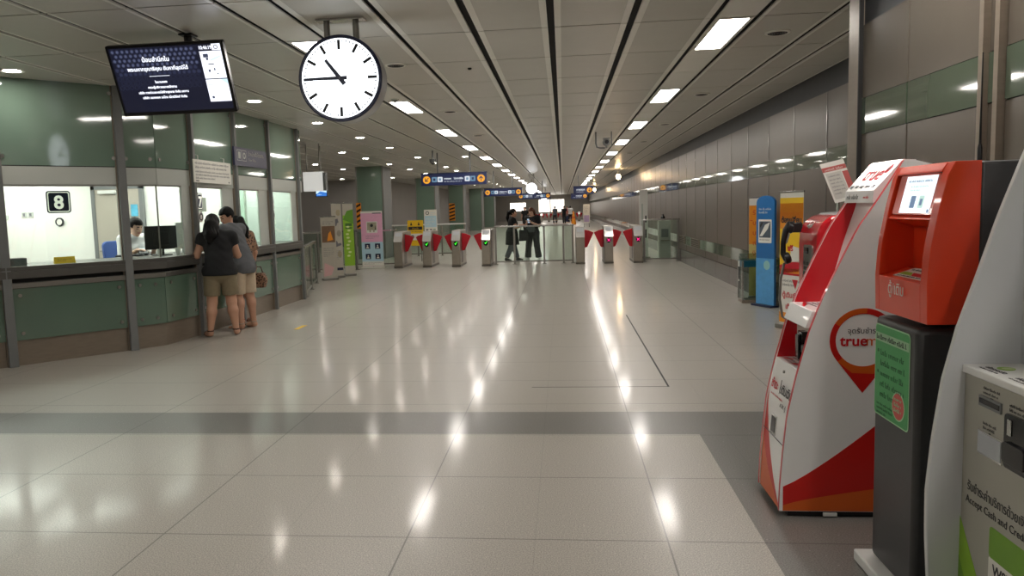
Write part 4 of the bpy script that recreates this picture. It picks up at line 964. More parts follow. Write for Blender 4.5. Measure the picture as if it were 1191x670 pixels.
# ------------------------------------------------------------ ticket gates
GATEN = EM('arrow_green', (60, 240, 50), 1.6); CROSSM = EM('cross_magenta', (255, 40, 130), 1.6)
READER = M('reader_silver', (224, 222, 218), .22, metal=.35, noise=.08, scale=6)
GBODY = M('gate_steel', (158, 150, 138), .3, metal=.55, noise=.12, scale=10)
GSIDE = M('gate_side', (104, 98, 90), .35, metal=.4, noise=.12)
SHAPES = {}
def gate(x, y, lab, flaps, mark, group, detail=True):
    t = thing('ticket_gate', lab, 'ticket gate', (x, y, 0), group=group)
    def part(nm, make, mats, parent=t, **k):
        key = (nm,)
        if key not in SHAPES:
            o = make().build(nm, mats, parent, **k); SHAPES[key] = o; return o
        o = SHAPES[key].copy(); COL.objects.link(o); o.parent = parent; return o
    def body():
        mb = MB(); P = [(0, .05), (0, .74), (.20, 1.015), (1.32, 1.015), (1.36, .96), (1.36, .05)]
        mb.prism([(-.12, a, b) for a, b in P], (.24, 0, 0)); return mb
    part('body', body, GBODY, bev=.02, seg=3)
    part('plinth', lambda: MB().box((-.125, -.01, 0), (.125, 1.37, .05)), GSIDE)
    fr = Fr((-.12, -.004, .745), (1, 0, 0), (0, .20, .275))
    def reader():
        mb = MB(); mb.rrect(fr, .0, -.02, .24, .33, .02, 0, .0, .012); mb.box((.03, .16, .012), (.21, .29, .014), 1, fr); mb.box((.02, .10, .012), (.22, .106, .014), 1, fr); return mb
    part('reader_panel', reader, [READER, M('reader_glass', (190, 194, 198), .1)])
    part('side_panel', lambda: MB().box((-.123, .28, .10), (.123, .62, .95)), GSIDE)
    for sgn in flaps:
        def flap(sgn=sgn):
            mb = MB(); P = [(.12, .93), (.25, .905), (.375, .85), (.375, .83), (.20, .445), (.12, .43)]
            mb.prism([(sgn*a, .42, b) for a, b in P], (0, .045, 0)); return mb
        o = part('flap' if sgn > 0 else 'flap ', flap, REDF, bev=.006); o.name = 'flap'
    if mark:
        f = Fr((0, -.001, 0), (1, 0, 0), (0, 0, 1))
        o = part('display', lambda: MB().disc(f, .0, .645, .062, 0, 0, .006, 24, .072), BLACKG)
        mb = MB()
        if mark == 'arrow':
            mb.poly(f, [(-.035, .655), (-.02, .67), (-.008, .645), (.03, .70), (.042, .69), (-.005, .61)], 0, .006, .008)
        else:
            for s in (1, -1): mb.poly(f, [(-.035, .645-.035*s-.01), (-.035, .645-.035*s+.01), (.035, .645+.035*s+.01), (.035, .645+.035*s-.01)], 0, .006, .008)
        mb.build('arrow' if mark == 'arrow' else 'cross', GATEN if mark == 'arrow' else CROSSM, o)
    return t
G1, G2 = 'ticket gates of the bank nearer the ticket windows', 'ticket gates of the bank by the far wall'
gate(-4.62, 21.35, 'steel ticket gate beside the pink poster, unlit front, red flap on one side', (1,), None, G1)
gate(-3.80, 21.35, 'steel ticket gate with green arrow, second along from the pink poster', (-1, 1), 'arrow', G1)
gate(-2.98, 21.35, 'steel ticket gate with green arrow, third along from the pink poster', (-1, 1), 'arrow', G1)
gate(-2.14, 21.35, 'steel ticket gate with green arrow, nearest the two standing women', (-1,), 'arrow', G1)
gate(.46, 21.35, 'steel ticket gate with an unlit front at the end of the glass barrier', (1,), None, G2)
gate(1.23, 21.35, 'steel ticket gate with a pink cross and red flaps on both sides', (-1, 1), 'cross', G2)
gate(2.02, 21.35, 'steel ticket gate with a pink cross, closest to the far wall', (-1,), 'cross', G2)
far = gate(-2.6, 86, 'x', (-1, 1), None, 'distant ticket gates at the far end of the hall')
for i in range(7):
    o = far if i == 0 else dup(far)
    o.location = (-3.2+.83*i, 86, 0); o['label'] = ORD[i]+' of the distant red-flapped ticket gates, counted away from the columns'

# ------------------------------------------------------------ glass barriers
def barrier(name, lab, a, b, h, posts, low=.12, group=None, capm=CHROME):
    a, b = V3((*a, 0)), V3((*b, 0)); L = (b-a).length
    fr = Fr(a, b-a, (0, 0, 1)); t = thing(name, lab, 'barrier', (a+b)/2, group=group); o = t.location.copy()
    for i, u in enumerate(posts):
        mb = MB(); mb.box((u-.025, 0, -.025), (u+.025, h, .025), 0, fr); mb.box((u-.06, 0, -.06), (u+.06, .015, .06), 0, fr); mb.build('post', STEEL, t, org=o)
    MB().box((-.02, h-.02, -.035), (L+.02, h+.025, .035), 0, fr).build('top_rail', capm, t, org=o, bev=.006)
    MB().box((.0, low-.06, -.02), (L, low-.02, .02), 0, fr).build('bottom_rail', STEEL, t, org=o)
    for p, q in zip(posts[:-1], posts[1:]):
        MB().box((p+.03, low-.02, -.006), (q-.03, h-.02, .006), 0, fr).build('glass', CLEARG, t, org=o, smooth=0)
    return t
barrier('glass_barrier', 'glass barrier with a steel rail in front of the two standing women', (-1.93, 21.9), (.28, 21.9), 1.07, [.02, .55, 1.39, 1.93, 2.19])
barrier('glass_barrier', 'tall framed glass panel between the last gate and the far wall', (2.20, 21.75), (3.16, 21.75), 1.15, [.02, .94])
barrier('glass_barrier', 'glass barrier at the end of the ticket windows', (-4.95, 14.35), (-5.68, 17.3), .95, [.03, 1.5, 3.0])
barrier('glass_barrier', 'glass barrier behind the three narrow banner stands', (-7.5, 19.6), (-5.75, 21.2), 1.08, [.03, 1.2, 2.34])
barrier('glass_barrier', 'glass barrier between the pink poster and the first column', (-7.0, 22.2), (-4.84, 22.2), 1.05, [.03, .8, 1.5, 2.13])
barrier('glass_barrier', 'glass barrier far behind the steel gates with a white rail', (-6.0, 27.0), (-3.4, 27.0), 1.10, [.03, .9, 1.75, 2.57], capm=WHITE)
barrier('glass_barrier', 'grey railed glass barrier inside the recess behind the ticket office', (-11., 20.5), (-7.6, 20.5), 1.12, [.03, 1.1, 2.2, 3.37])
t = thing('white_panel', 'tall white panel standing in for reflecting glass by the far wall', 'panel', (2.36, 23.2, 0))  # opaque panel takes the place of glass showing a pale reflection
f = Fr((-.12, 0, 0), (1, 0, 0), (0, 0, 1))
mb = MB(); mb.box((0, .05, -.05), (.24, 2.0, 0), 0, f); mb.box((.16, .60, 0), (.20, .85, .002), 1, f); mb.box((.16, 1.05, 0), (.20, 1.25, .002), 1, f); mb.box((.06, .3, 0), (.10, 1.6, .002), 2, f); mb.build('panel', [WHITEW, INK, M('panel_mint_pale', (196, 206, 196), .4)], t)
MB().box((-.17, -.12, 0), (.17, .16, .05)).build('base', STEEL, t, bev=.006)
t = thing('reflection_cabinet', 'pale upright cabinet standing in for a reflection in the framed glass by the far wall', 'reflection stand-in', (2.92, 23.0, 0))  # made-up cabinet, shaped after a pale reflection in the glass
MB().box((-.17, -.16, .02), (.17, .18, 1.10)).build('cabinet', M('reflection_grey', (190, 190, 182), .35), t, bev=.02)
MB().lathe([(.001, 0), (.06, 0), (.06, .10), (.03, .14), (.03, .18), (.001, .18)], (-.03, 0, 1.10)).build('bottle', BLACKG, t)
mb = MB(); mb.box((-.12, -.24, .52), (.12, -.15, .54)); mb.build('tray', STEEL_D, t)
MB().box((-.10, -.175, .62), (.10, -.158, .86)).build('recess', GREYP, t)

# ------------------------------------------------------------ banners and boards on the ticket side
def d3(mb, f, w, h):
    mb.box((.02, h*.60, 0), (w-.02, h*.86, .001), 1, f); mb.poly(f, [(w*.4, h*.62), (w*.8, h*.64), (w*.65, h*.78), (w*.5, h*.74)], 2, .001, .002); mb.lines(f, .04, h*.92, w-.04, .03, 2, .05, 3, .002, 3, .8)
    mb.lines(f, .05, h*.50, w-.05, .025, 5, .045, 3, .002, 7); mb.poly(f, [(.03, h*.06), (w*.6, h*.08), (w*.8, h*.2), (.05, h*.28)], 4, .0, .001)
def d4(mb, f, w, h):
    for q, m in enumerate((2, 3, 1, 3, 2)): mb.disc(f, w*(.5+.18*(-1)**q), h*(.88-.14*q), w*.22, m, 0, .001, 16, .08)
    mb.poly(f, [(w*.3, h*.72), (w*.7, h*.75), (w*.6, h*.80), (w*.35, h*.79)], 3, .001, .002); mb.poly(f, [(w*.4, h*.42), (w*.9, h*.44), (w*.85, h*.47), (w*.4, h*.46)], 3, .001, .002)
    mb.lines(f, .04, h*.36, w-.04, .022, 6, .04, 3, .002, 5); mb.box((w*.25, h*.10, 0), (w*.95, h*.135, .001), 5, f)
def d5(mb, f, w, h):
    mb.box((.0, h*.14, 0), (w, h*.84, .001), 1, f); mb.poly(f, [(0, h*.78), (w, h*.72), (w, h*.92), (w*.4, h*.90)], 2, .0, .0014)
    for q in range(9): mb.disc(f, w*(.45+.1*math.sin(q*2)), h*(.68-.05*q), w*.16, 3, .001, .002, 12, .025)
    mb.box((w*.2, h*.69, .001), (w*.85, h*.73, .002), 4, f); mb.box((w*.2, h*.655, .001), (w*.85, h*.675, .002), 4, f)
LEAF = M('leaf_print', (96, 150, 40), .5)
PALEPRINT = M('banner_pale', (184, 178, 164), .5, noise=.08)
BG = 'narrow roll-up banners in a row beyond the ticket windows'
fr = Fr((-5.70, 17.85, 0), (.5, .34, 0), (0, 0, 1)); banner(fr, .36, 1.50, d3, [PALEPRINT, BROWN, AMBER, INKG, M('pink_leaf', (214, 170, 170), .5)], 'rollup_banner', 'shorter pale roll-up banner with a brown picture, nearest the ticket windows', BG)
fr = Fr((-5.64, 18.55, 0), (.42, .34, 0), (0, 0, 1)); banner(fr, .26, 1.82, d4, [PALEPRINT, M('grey_print', (150, 144, 130), .5, noise=.3), M('tan_print', (170, 158, 130), .5, noise=.3), INKG, INK, NAVY], 'rollup_banner', 'tall beige roll-up banner with small grey pictures, middle of the three', BG)
fr = Fr((-5.50, 19.05, 0), (.42, .34, 0), (0, 0, 1)); banner(fr, .28, 1.82, d5, [PALEPRINT, LIME, LEAF, M('pale_lime2', (214, 224, 160), .5), M('green_ink', (66, 112, 40), .5)], 'rollup_banner', 'tall lime green roll-up banner, farthest of the three', BG)
# pink poster stand
fr = Fr((-5.72, 21.6, 0), (1, .02, 0), (0, 0, 1))
t = thing('poster_stand', 'pink and pale blue poster stand with four navy pictograms beside the gates', 'poster stand', fr.p(.31, 0, 0)); o = t.location.copy()
mb = MB(); w, h = .62, 1.62
mb.box((0, .06, -.02), (w, h, 0), 0, fr); mb.box((0, h*.965, 0), (w, h, .0015), 2, fr); mb.box((w*.55, h*.955, .0015), (w-.03, h*.972, .002), 4, fr)
mb.box((0, h*.04, 0), (w, h*.46, .001), 1, fr); mb.box((0, h*.04, 0), (w, h*.12, .0014), 2, fr)
mb.box((w*.26, h*.62, 0), (w*.76, h*.82, .0012), 2, fr); mb.box((w*.29, h*.635, .0012), (w*.73, h*.805, .0016), 5, fr)
for q in range(3): mb.disc(fr, w*(.34+.17*q), h*.65, .035, 2, .0016, .002, 12)
mb.disc(fr, w*.5, h*.75, .045, 6, .0016, .002, 12); mb.poly(fr, [(w*.64, h*.65), (w*.69, h*.65), (w*.67, h*.77)], 6, .0016, .002)
mb.lines(fr, w*.2, h*.57, w*.85, .02, 3, .04, 4, .002, 6)
for a, b in ((.15, .34), (.62, .34), (.17, .16), (.62, .16)):
    mb.box((w*a, h*b, .001), (w*a+.15, h*b+.15, .002), 3, fr)
    mb.poly(fr, [(w*a+.03, h*b+.02), (w*a+.12, h*b+.02), (w*a+.10, h*b+.06), (w*a+.05, h*b+.06)], 2, .002, .003); mb.disc(fr, w*a+.075, h*b+.09, .022, 2, .002, .003, 12)
mb.lines(fr, .05, h*.09, w-.05, .02, 2, .035, 4, .002, 8)
mb.build('print', [PINK, PALEB, PAPER, NAVY, INKG, M('picture_beige', (170, 164, 140), .5, noise=.4, scale=10), INK], t, org=o)
mb = MB(); mb.box((-.02, 0, -.12), (w+.02, .04, .10), 0, fr); mb.build('base', PAPER, t, org=o, bev=.008)
MB().tube([fr.p(w/2, .03, -.05), fr.p(w/2, h*.9, -.02)], .012).build('support_pole', STEEL, t, org=o)
# yellow and white boards behind the gates
fr = Fr((-4.86, 24.0, 0), (1, 0, 0), (0, 0, 1))
t = thing('warning_board', 'yellow board with black writing on a stand behind the first gates', 'board', fr.p(.25, 0, 0)); o = t.location.copy()
mb = MB(); mb.rrect(fr, 0, .50, .50, 1.30, .03, 0, -.02, 0); mb.box((.03, 1.0, 0), (.47, 1.10, .002), 1, fr); mb.text(fr, .25, 1.02, .07, 'ห้ามเข้า', 0, 'CENTER', .003)
for u in (.12, .36): mb.poly(fr, [(u-.035, 1.14), (u+.035, 1.14), (u, 1.25)], 1, 0, .002)
mb.lines(fr, .06, .93, .45, .03, 1, .04, 1, .002, 4, 1); mb.box((.04, .68, 0), (.46, .88, .002), 2, fr); mb.disc(fr, .15, .78, .06, 3, .002, .003, 14); mb.disc(fr, .34, .77, .05, 1, .002, .003, 14)
mb.build('panel', [YELLOW, INK, PAPER, GREYP], t, org=o); 
for u in (.08, .42): MB().tube([fr.p(u, .0, -.03), fr.p(u, 1.2, -.03)], .014).build('leg', STEEL, t, org=o)
fr = Fr((-4.50, 25.0, 0), (1, 0, 0), (0, 0, 1))
t = thing('information_board', 'white and pale blue information board standing behind the gates', 'board', fr.p(.2, 0, 0)); o = t.location.copy()
mb = MB(); mb.box((0, .12, -.02), (.42, 1.62, 0), 0, fr); mb.box((.02, 1.05, 0), (.40, 1.42, .001), 1, fr); mb.ring(fr, .11, 1.51, .035, .06, mi=2, n0=0, n1=.002); mb.lines(fr, .05, 1.3, .38, .05, 3, .09, 0, .003, 5); mb.lines(fr, .2, 1.5, .38, .03, 2, .05, 1, .003, 5)
for u, v in ((.05, .92), (.17, .92), (.29, .92), (.05, .80), (.17, .80)): mb.box((u, v, 0), (u+.08, v+.07, .002), 2 if u < .28 else 3, fr)
mb.build('panel', [PAPER, PALEB, INKG, M('tiny_green', (120, 160, 130), .5)], t, org=o)
for u in (.06, .36): MB().box((u-.02, 0, -.15), (u+.02, .12, .12), 0, fr).build('foot', STEEL, t, org=o)
# black and orange hazard strips on columns
for x, y, z0, z1, lab in ((-6.98, 25.9, 1.05, 1.92, 'black and orange striped hazard board on the first green column'), (-6.1, 47.4, .95, 2.0, 'black and orange striped hazard board on the third green column')):
    w = .17 if y < 30 else .36
    x = -6.99 if y < 30 else -6.95
    fr = Fr((x, y, z0), (1, 0, 0), (0, 0, 1)); h = z1-z0
    mb = MB(); mb.box((0, 0, 0), (w, h, .02), 0, fr); st = h/5
    for q in range(5): mb.poly(fr, [(.01, q*st+.01), (w-.01, q*st+st*.5), (w-.01, min(h-.01, q*st+st*.95)), (.01, q*st+st*.48)], 1, .02, .022)
    tag(mb.build('hazard_sign', [AMBER, BLACK]), lab, 'hazard board', 'striped boards on the columns')

# ------------------------------------------------------------ hanging signs
ICON = EM('sign_white', (226, 232, 240), .75); ICONY = EM('sign_amber', (250, 170, 40), .8); ICONB = EM('sign_blue', (120, 160, 190), .6); SNAVY = EM('sign_navy', (22, 30, 62), .5, (24, 32, 66))
def arrow(mb, f, u, v, r, ang, mi):
    c, s = math.cos(ang), math.sin(ang)
    P = [(-.08, -.6), (.08, -.6), (.08, .15), (.4, -.12), (.5, .0), (0, .55), (-.5, .0), (-.4, -.12), (-.08, .15)]
    mb.poly(f, [(u+r*(x*c-y*s), v+r*(x*s+y*c)) for x, y in P], mi, .002, .004)
def dirsign(x, y, z, w, h, lab, a1, a2, th1, th2, both=True):
    t = thing('direction_sign', lab, 'sign', (x+w/2, y, z), group='navy direction signs hung across the hall'); o = t.location.copy()
    f = Fr((x, y, z), (1, 0, 0), (0, 0, 1))
    mb = MB(); mb.box((0, 0, -.12), (w, h, 0), 0, f)
    if both:
        mb.disc(f, h*.5, h*.5, h*.34, 1, 0, .002); arrow(mb, f, h*.5, h*.5, h*.42, a1, 0)
        for q in range(2): mb.rrect(f, h*(.98+.52*q), h*.28, h*(1.44+.52*q), h*.74, .02, 2 if q else 3, 0, .002); mb.box((h*(1.1+.52*q), h*.4, .002), (h*(1.3+.52*q), h*.62, .003), 0 if q == 0 else 3, f)
        mb.text(f, h*2.1, h*.50, h*.20, th1, 2, 'LEFT', .002, bold=.003); mb.lines(f, h*2.1, h*.27, h*2.9, h*.1, 1, .05, 2, .002, 4, 1)
    u = w-h*.5
    mb.disc(f, u, h*.5, h*.34, 1, 0, .002); arrow(mb, f, u, h*.5, h*.42, a2, 0)
    if both:
        for q in range(2): mb.rrect(f, u-h*(.98+.5*q), h*.28, u-h*(.52+.5*q), h*.74, .02, 2 if q else 3, 0, .002); mb.box((u-h*(.85+.5*q), h*.4, .002), (u-h*(.65+.5*q), h*.62, .003), 0 if q == 0 else 3, f)
        mb.text(f, u-h*1.62, h*.50, h*.20, th2, 2, 'RIGHT', .002, bold=.003); mb.lines(f, u-h*2.6, h*.27, u-h*1.7, h*.1, 1, .05, 2, .002, 6, 1)
    else:
        mb.text(f, u-h*.6, h*.45, h*.36, th2, 2, 'RIGHT', .002, bold=.003); mb.lines(f, h*.4, h*.22, u-h*.7, h*.1, 1, .05, 2, .002, 6, 1)
    mb.build('panel', [SNAVY, ICONY, ICON, ICONB], t, org=o)
    mb = MB(); mb.box((-.01, h, -.13), (w+.01, h+.03, .01), 0, f); mb.box((-.012, -.012, -.13), (w+.012, 0, .01), 0, f); mb.build('frame', NAVY, t, org=o)
    for u in (w*.25, w*.75): MB().tube([f.p(u, h, -.06), f.p(u, CEIL-z, -.06)], .018).build('hanger', GREYP, t, org=o)
dirsign(-3.82, 21.0, 2.265, 1.79, .30, 'long navy direction sign with two amber arrows, hung before the gates', math.radians(135), 0, 'ทางออก', 'ไปสถานีอื่น')
dirsign(-3.21, 32.0, 2.11, 1.56, .29, 'second navy direction sign with amber arrows, hung behind the first', math.radians(90), 0, 'ทางออก', 'ไปชานชาลา')
dirsign(.56, 40.0, 2.22, .99, .37, 'short navy direction sign with one amber arrow near the far wall', 0, math.radians(180), '', 'ทางออก', False)
dirsign(-2.6, 46.0, 2.12, 1.9, .30, 'third navy direction sign hung farther down the hall', math.radians(90), 0, 'ทางออก', 'รถไฟฟ้า')
dirsign(.66, 62.0, 2.2, 1.3, .4, 'second short navy direction sign deeper along the far wall', 0, math.radians(180), '', 'ทางออก', False)
# lightbox beyond the ticket office and the small blue display
t = thing('hanging_sign', 'blank white box sign hung from the ceiling past the ticket windows', 'sign', (-5.53, 17.0, 2.3))
MB().box((-.23, -.06, -.21), (.23, .06, .22)).build('box', EM('sign_box_white', (226, 226, 222), .45, (220, 220, 216)), t, bev=.006)
MB().box((.23, -.07, -.2), (.29, .08, .20)).build('end_cap', GREYP, t)
for x in (-.15, .15): MB().tube([(x, 0, .2), (x, 0, CEIL-2.3)], .014).build('hanger', STEEL, t)
t = thing('arrivals_display', 'small bright blue display hung below the blank white box sign', 'screen', (-5.55, 17.6, 2.06))
mb = MB(); mb.box((-.14, -.03, -.085), (.14, .03, .085)); mb.build('casing', BLACK, t, bev=.004)
mb = MB(); f = Fr((-.125, -.031, -.07), (1, 0, 0), (0, 0, 1)); mb.box((0, 0, 0), (.25, .14, .001), 0, f); mb.poly(f, [(0, .05), (.10, .11), (.25, .08), (.25, .14), (0, .14)], 1, .001, .002); mb.lines(f, .03, .03, .2, .02, 1, .03, 1, .002, 2); mb.build('screen', [EM('display_blue', (50, 110, 190), 1.), EM('display_pale', (190, 220, 240), 1.2)], t)
MB().tube([(0, 0, .08), (0, 0, CEIL-2.06)], .014).build('hanger', STEEL, t)
# distant hanging clocks
for x, y, z, r, lab in ((-1.41, 36., 2.47, .27, 'bright round station clock hung in the middle distance'), (-1.41, 60., 2.4, .28, 'farther bright round station clock deep in the hall')):
    t = thing('wall_clock', lab, 'clock', (x, y, z), group='distant station clocks')
    MB().lathe([(r-.02, 0), (r, .01), (r, .17), (r-.02, .18), (.001, .18), (.001, .01), (r-.02, .01)], (0, 0, 0), (0, 1, 0), k=40).build('drum', GREYP, t)
    f = Fr((0, 0, 0), (1, 0, 0), (0, 0, 1)); mb = MB(); mb.disc(f, 0, 0, r-.02, 0, -.01, .002, 40)
    for q in range(12):
        a = 2*PI*q/12; c, s = math.cos(a), math.sin(a); mb.poly(f, [(r*.72*c-.008*s, r*.72*s+.008*c), (r*.88*c-.008*s, r*.88*s+.008*c), (r*.88*c+.008*s, r*.88*s-.008*c), (r*.72*c+.008*s, r*.72*s-.008*c)], 1, .002, .003)
    mb.build('dial', [EM('far_clock_face', (250, 252, 255), 3.5), INK], t)
    for ang, l in ((322, r*.55), (270, r*.8)):
        a = PI/2-math.radians(ang); c, s = math.cos(a), math.sin(a)
        MB().poly(f, [(-.01*s, .01*c), (l*c-.006*s, l*s+.006*c), (l*c+.006*s, l*s-.006*c), (.01*s, -.01*c)], 0, .003, .006).build('hand', INK, t)
    for u in (-.09, .09): MB().tube([(u, .09, r-.02), (u, .09, CEIL-z)], .02).build('hanger', STEEL, t)
# orange cone board and white poster far away
t = thing('safety_cone', 'bright orange yellow cone standing far down the hall by the distant gates', 'cone', (.95, 70., 0))
MB().lathe([(.30, 0), (.30, .04), (.001, .04)], k=4).build('base', ORANGE, t)
mb = MB().lathe([(.24, .04), (.15, .55), (.15, .551), (.11, .75), (.06, 1.15), (.001, 1.17)]); mb.build('body', AMBER, t)
MB().lathe([(.168, .52), (.128, .72), (.10, .72), (.12, .52)], closed=True).build('collar', ORANGE, t)
fr = Fr((1.55, 60., 0), (1, 0, 0), (0, 0, 1))
t = thing('poster_stand', 'pale lilac poster stand far down the hall by the far wall', 'poster stand', fr.p(.24, 0, 0)); o = t.location.copy()
mb = MB(); mb.box((0, .3, -.02), (.5, 1.75, 0), 0, fr); mb.box((.05, .4, 0), (.45, .9, .002), 1, fr); mb.lines(fr, .06, 1.5, .44, .06, 5, .1, 2, .003, 4); mb.build('panel', [PAPER, M('lilac', (190, 170, 210), .5), INKG], t, org=o)
for u in (.06, .44): MB().box((u-.02, 0, -.15), (u+.02, .3, .12), 0, fr).build('foot', STEEL, t, org=o)
# ------------------------------------------------------------ people
class Field:
    """signed distance field on a grid, filled limb by limb and turned into one smooth surface"""
    def __init__(s, lo, hi, h):
        s.lo = np.array(lo, float); s.h = h; s.n = np.maximum(4, np.ceil((np.array(hi)-s.lo)/h).astype(int)+1)
        s.ax = [s.lo[i]+h*np.arange(s.n[i]) for i in range(3)]
        s.F = np.full(s.n, 1.0, np.float32)
    def win(s, lo, hi):
        return tuple(slice(max(0, int((lo[i]-s.lo[i])/s.h)), min(s.n[i], int((hi[i]-s.lo[i])/s.h)+2)) for i in range(3))
    def pts(s, w): return np.meshgrid(*[s.ax[i][w[i]] for i in range(3)], indexing='ij')
    def put(s, w, d, k):
        a = s.F[w]
        if k > 0:
            hh = np.clip(.5+.5*(a-d)/k, 0, 1); s.F[w] = a+(d-a)*hh-k*hh*(1-hh)
        else: s.F[w] = np.minimum(a, d)
    def limb(s, a, b, ra, rb, k=.03, flat=1., fax=(0, 1, 0), cut=None):
        a, b = np.array(a, float), np.array(b, float); pad = max(ra, rb)*max(1, flat)+k+2.5*s.h
        w = s.win(np.minimum(a, b)-pad, np.maximum(a, b)+pad); X, Y, Z = s.pts(w)
        if X.size == 0: return
        ba = b-a; q = float(ba@ba) or 1e-9
        px, py, pz = X-a[0], Y-a[1], Z-a[2]
        t = np.clip((px*ba[0]+py*ba[1]+pz*ba[2])/q, 0, 1)
        px, py, pz = px-ba[0]*t, py-ba[1]*t, pz-ba[2]*t
        if flat != 1:
            f = np.array(fax, float); f /= np.linalg.norm(f); u = (px*f[0]+py*f[1]+pz*f[2])*(1/flat-1)
            px, py, pz = px+f[0]*u, py+f[1]*u, pz+f[2]*u
        d = np.sqrt(px*px+py*py+pz*pz)-(ra+(rb-ra)*t)
        if flat < 1: d = d*flat**.5
        if cut is not None:
            c, nn = np.array(cut[0], float), np.array(cut[1], float); nn /= np.linalg.norm(nn)
            d = np.maximum(d, (X-c[0])*nn[0]+(Y-c[1])*nn[1]+(Z-c[2])*nn[2])
        s.put(w, d.astype(np.float32), k)
    def ball(s, c, r, R=None, k=.02):
        c = np.array(c, float); r = np.array(r, float); m = max(r)+k+2.5*s.h
        w = s.win(c-m, c+m); X, Y, Z = s.pts(w); P = np.stack([X-c[0], Y-c[1], Z-c[2]], -1)
        if R is not None: P = P @ np.array(R)
        k0 = np.sqrt(((P/r)**2).sum(-1)); k1 = np.sqrt(((P/(r*r))**2).sum(-1))
        s.put(w, (k0*(k0-1)/np.maximum(k1, 1e-6)).astype(np.float32), k)
    def cutplane(s, c, n):
        """keep the side the normal points away from"""
        n = np.array(n, float); n /= np.linalg.norm(n); c = np.array(c, float)
        X, Y, Z = s.pts((slice(None),)*3); s.F = np.maximum(s.F, ((X-c[0])*n[0]+(Y-c[1])*n[1]+(Z-c[2])*n[2]).astype(np.float32))
    def mesh(s, name, mats, parent, paint=None):
        F = s.F; ins = F < 0
        c = np.zeros(np.array(F.shape)-1, np.int8); S = [slice(None, -1), slice(1, None)]
        for i in (0, 1):
            for j in (0, 1):
                for k in (0, 1): c += ins[S[i], S[j], S[k]]
        act = (c > 0) & (c < 8); idx = np.full(act.shape, -1, np.int64); cells = np.argwhere(act); idx[act] = np.arange(len(cells))
        acc = np.zeros((len(cells), 3)); cnt = np.zeros(len(cells))
        corners = [(i, j, k) for i in (0, 1) for j in (0, 1) for k in (0, 1)]
        for a in range(8):
            for ax in range(3):
                if corners[a][ax]: continue
                ca = np.array(corners[a]); cb = ca.copy(); cb[ax] = 1
                fa = F[tuple((cells+ca).T)]; fb = F[tuple((cells+cb).T)]
                m = (fa < 0) != (fb < 0); t = np.where(m, fa/np.where(m, fa-fb, 1), 0)
                p = ca[None, :]+np.zeros((len(cells), 3)); p[:, ax] = t
                acc[m] += p[m]; cnt[m] += 1
        V = s.lo+s.h*(cells+acc/np.maximum(cnt, 1)[:, None])
        Q = []
        for ax in range(3):
            o1, o2 = [(1, 2), (2, 0), (0, 1)][ax]
            sl0 = [slice(None)]*3; sl1 = [slice(None)]*3; sl0[ax] = slice(None, -1); sl1[ax] = slice(1, None)
            x = ins[tuple(sl0)] != ins[tuple(sl1)]; E = np.argwhere(x)
            ok = (E[:, o1] > 0) & (E[:, o2] > 0) & (E[:, o1] < F.shape[o1]-1) & (E[:, o2] < F.shape[o2]-1); E = E[ok]
            d1 = np.zeros(3, int); d1[o1] = 1; d2 = np.zeros(3, int); d2[o2] = 1
            q = np.stack([idx[tuple((E-d1-d2).T)], idx[tuple((E-d2).T)], idx[tuple(E.T)], idx[tuple((E-d1).T)]], 1)
            fl = ~ins[tuple(E.T)]; q[fl] = q[fl][:, ::-1]; Q.append(q)
        Q = np.concatenate(Q); Q = Q[(Q >= 0).all(1)]
        # relax the grid steps a little
        nb = np.zeros_like(V); ct = np.zeros(len(V))
        for a in range(4):
            b = (a+1) % 4; np.add.at(nb, Q[:, a], V[Q[:, b]]); np.add.at(ct, Q[:, a], 1); np.add.at(nb, Q[:, b], V[Q[:, a]]); np.add.at(ct, Q[:, b], 1)
        V = V*.55+.45*nb/np.maximum(ct, 1)[:, None]
        me = bpy.data.meshes.new(name); me.from_pydata(V.tolist(), [], Q.tolist())
        for m in mats: me.materials.append(m)
        if paint is not None:
            me.polygons.foreach_set('material_index', paint(V[Q].mean(1)).astype(np.int32))
        me.polygons.foreach_set('use_smooth', [True]*len(me.polygons)); me.update()
        ob = bpy.data.objects.new(name, me); COL.objects.link(ob); ob.parent = parent
        return ob

SKIN = M('skin', (196, 150, 124), .5, noise=.05); SKIN_P = M('skin_pale', (222, 182, 158), .5, noise=.05)
HAIR = M('hair_black', (13, 11, 11), .55, spec=.15, noise=.3, scale=40, stretch=(1, 1, .15)); HAIRB = M('hair_brown', (86, 50, 32), .5, spec=.2, noise=.3, scale=40, stretch=(1, 1, .15))
LIP = M('lip', (164, 92, 86), .45); EYE = M('eye_dark', (30, 24, 22), .3)
CL = dict(black=M('cloth_black', (20, 21, 24), .85, noise=.2, scale=30, bump=.3), khaki=M('cloth_khaki', (128, 116, 92), .85, noise=.12, scale=30, bump=.3), grey=M('cloth_grey', (88, 90, 94), .85, noise=.15, scale=30, bump=.3),
          beige=M('cloth_beige', (190, 172, 148), .85, noise=.1, scale=30, bump=.3), white=M('cloth_white', (232, 232, 232), .8, noise=.04, scale=30, bump=.3), slate=M('cloth_slate', (84, 88, 98), .85, noise=.15, scale=30), dark=M('cloth_dark', (34, 38, 42), .85, noise=.2, scale=30, bump=.3),
          brown=M('sandal_brown', (70, 36, 28), .6), cream=M('sandal_cream', (168, 150, 130), .6), shoe=M('shoe_dark', (40, 40, 46), .6), red=M('cloth_red', (150, 36, 40), .8), blue=M('cloth_navy', (44, 52, 84), .8))
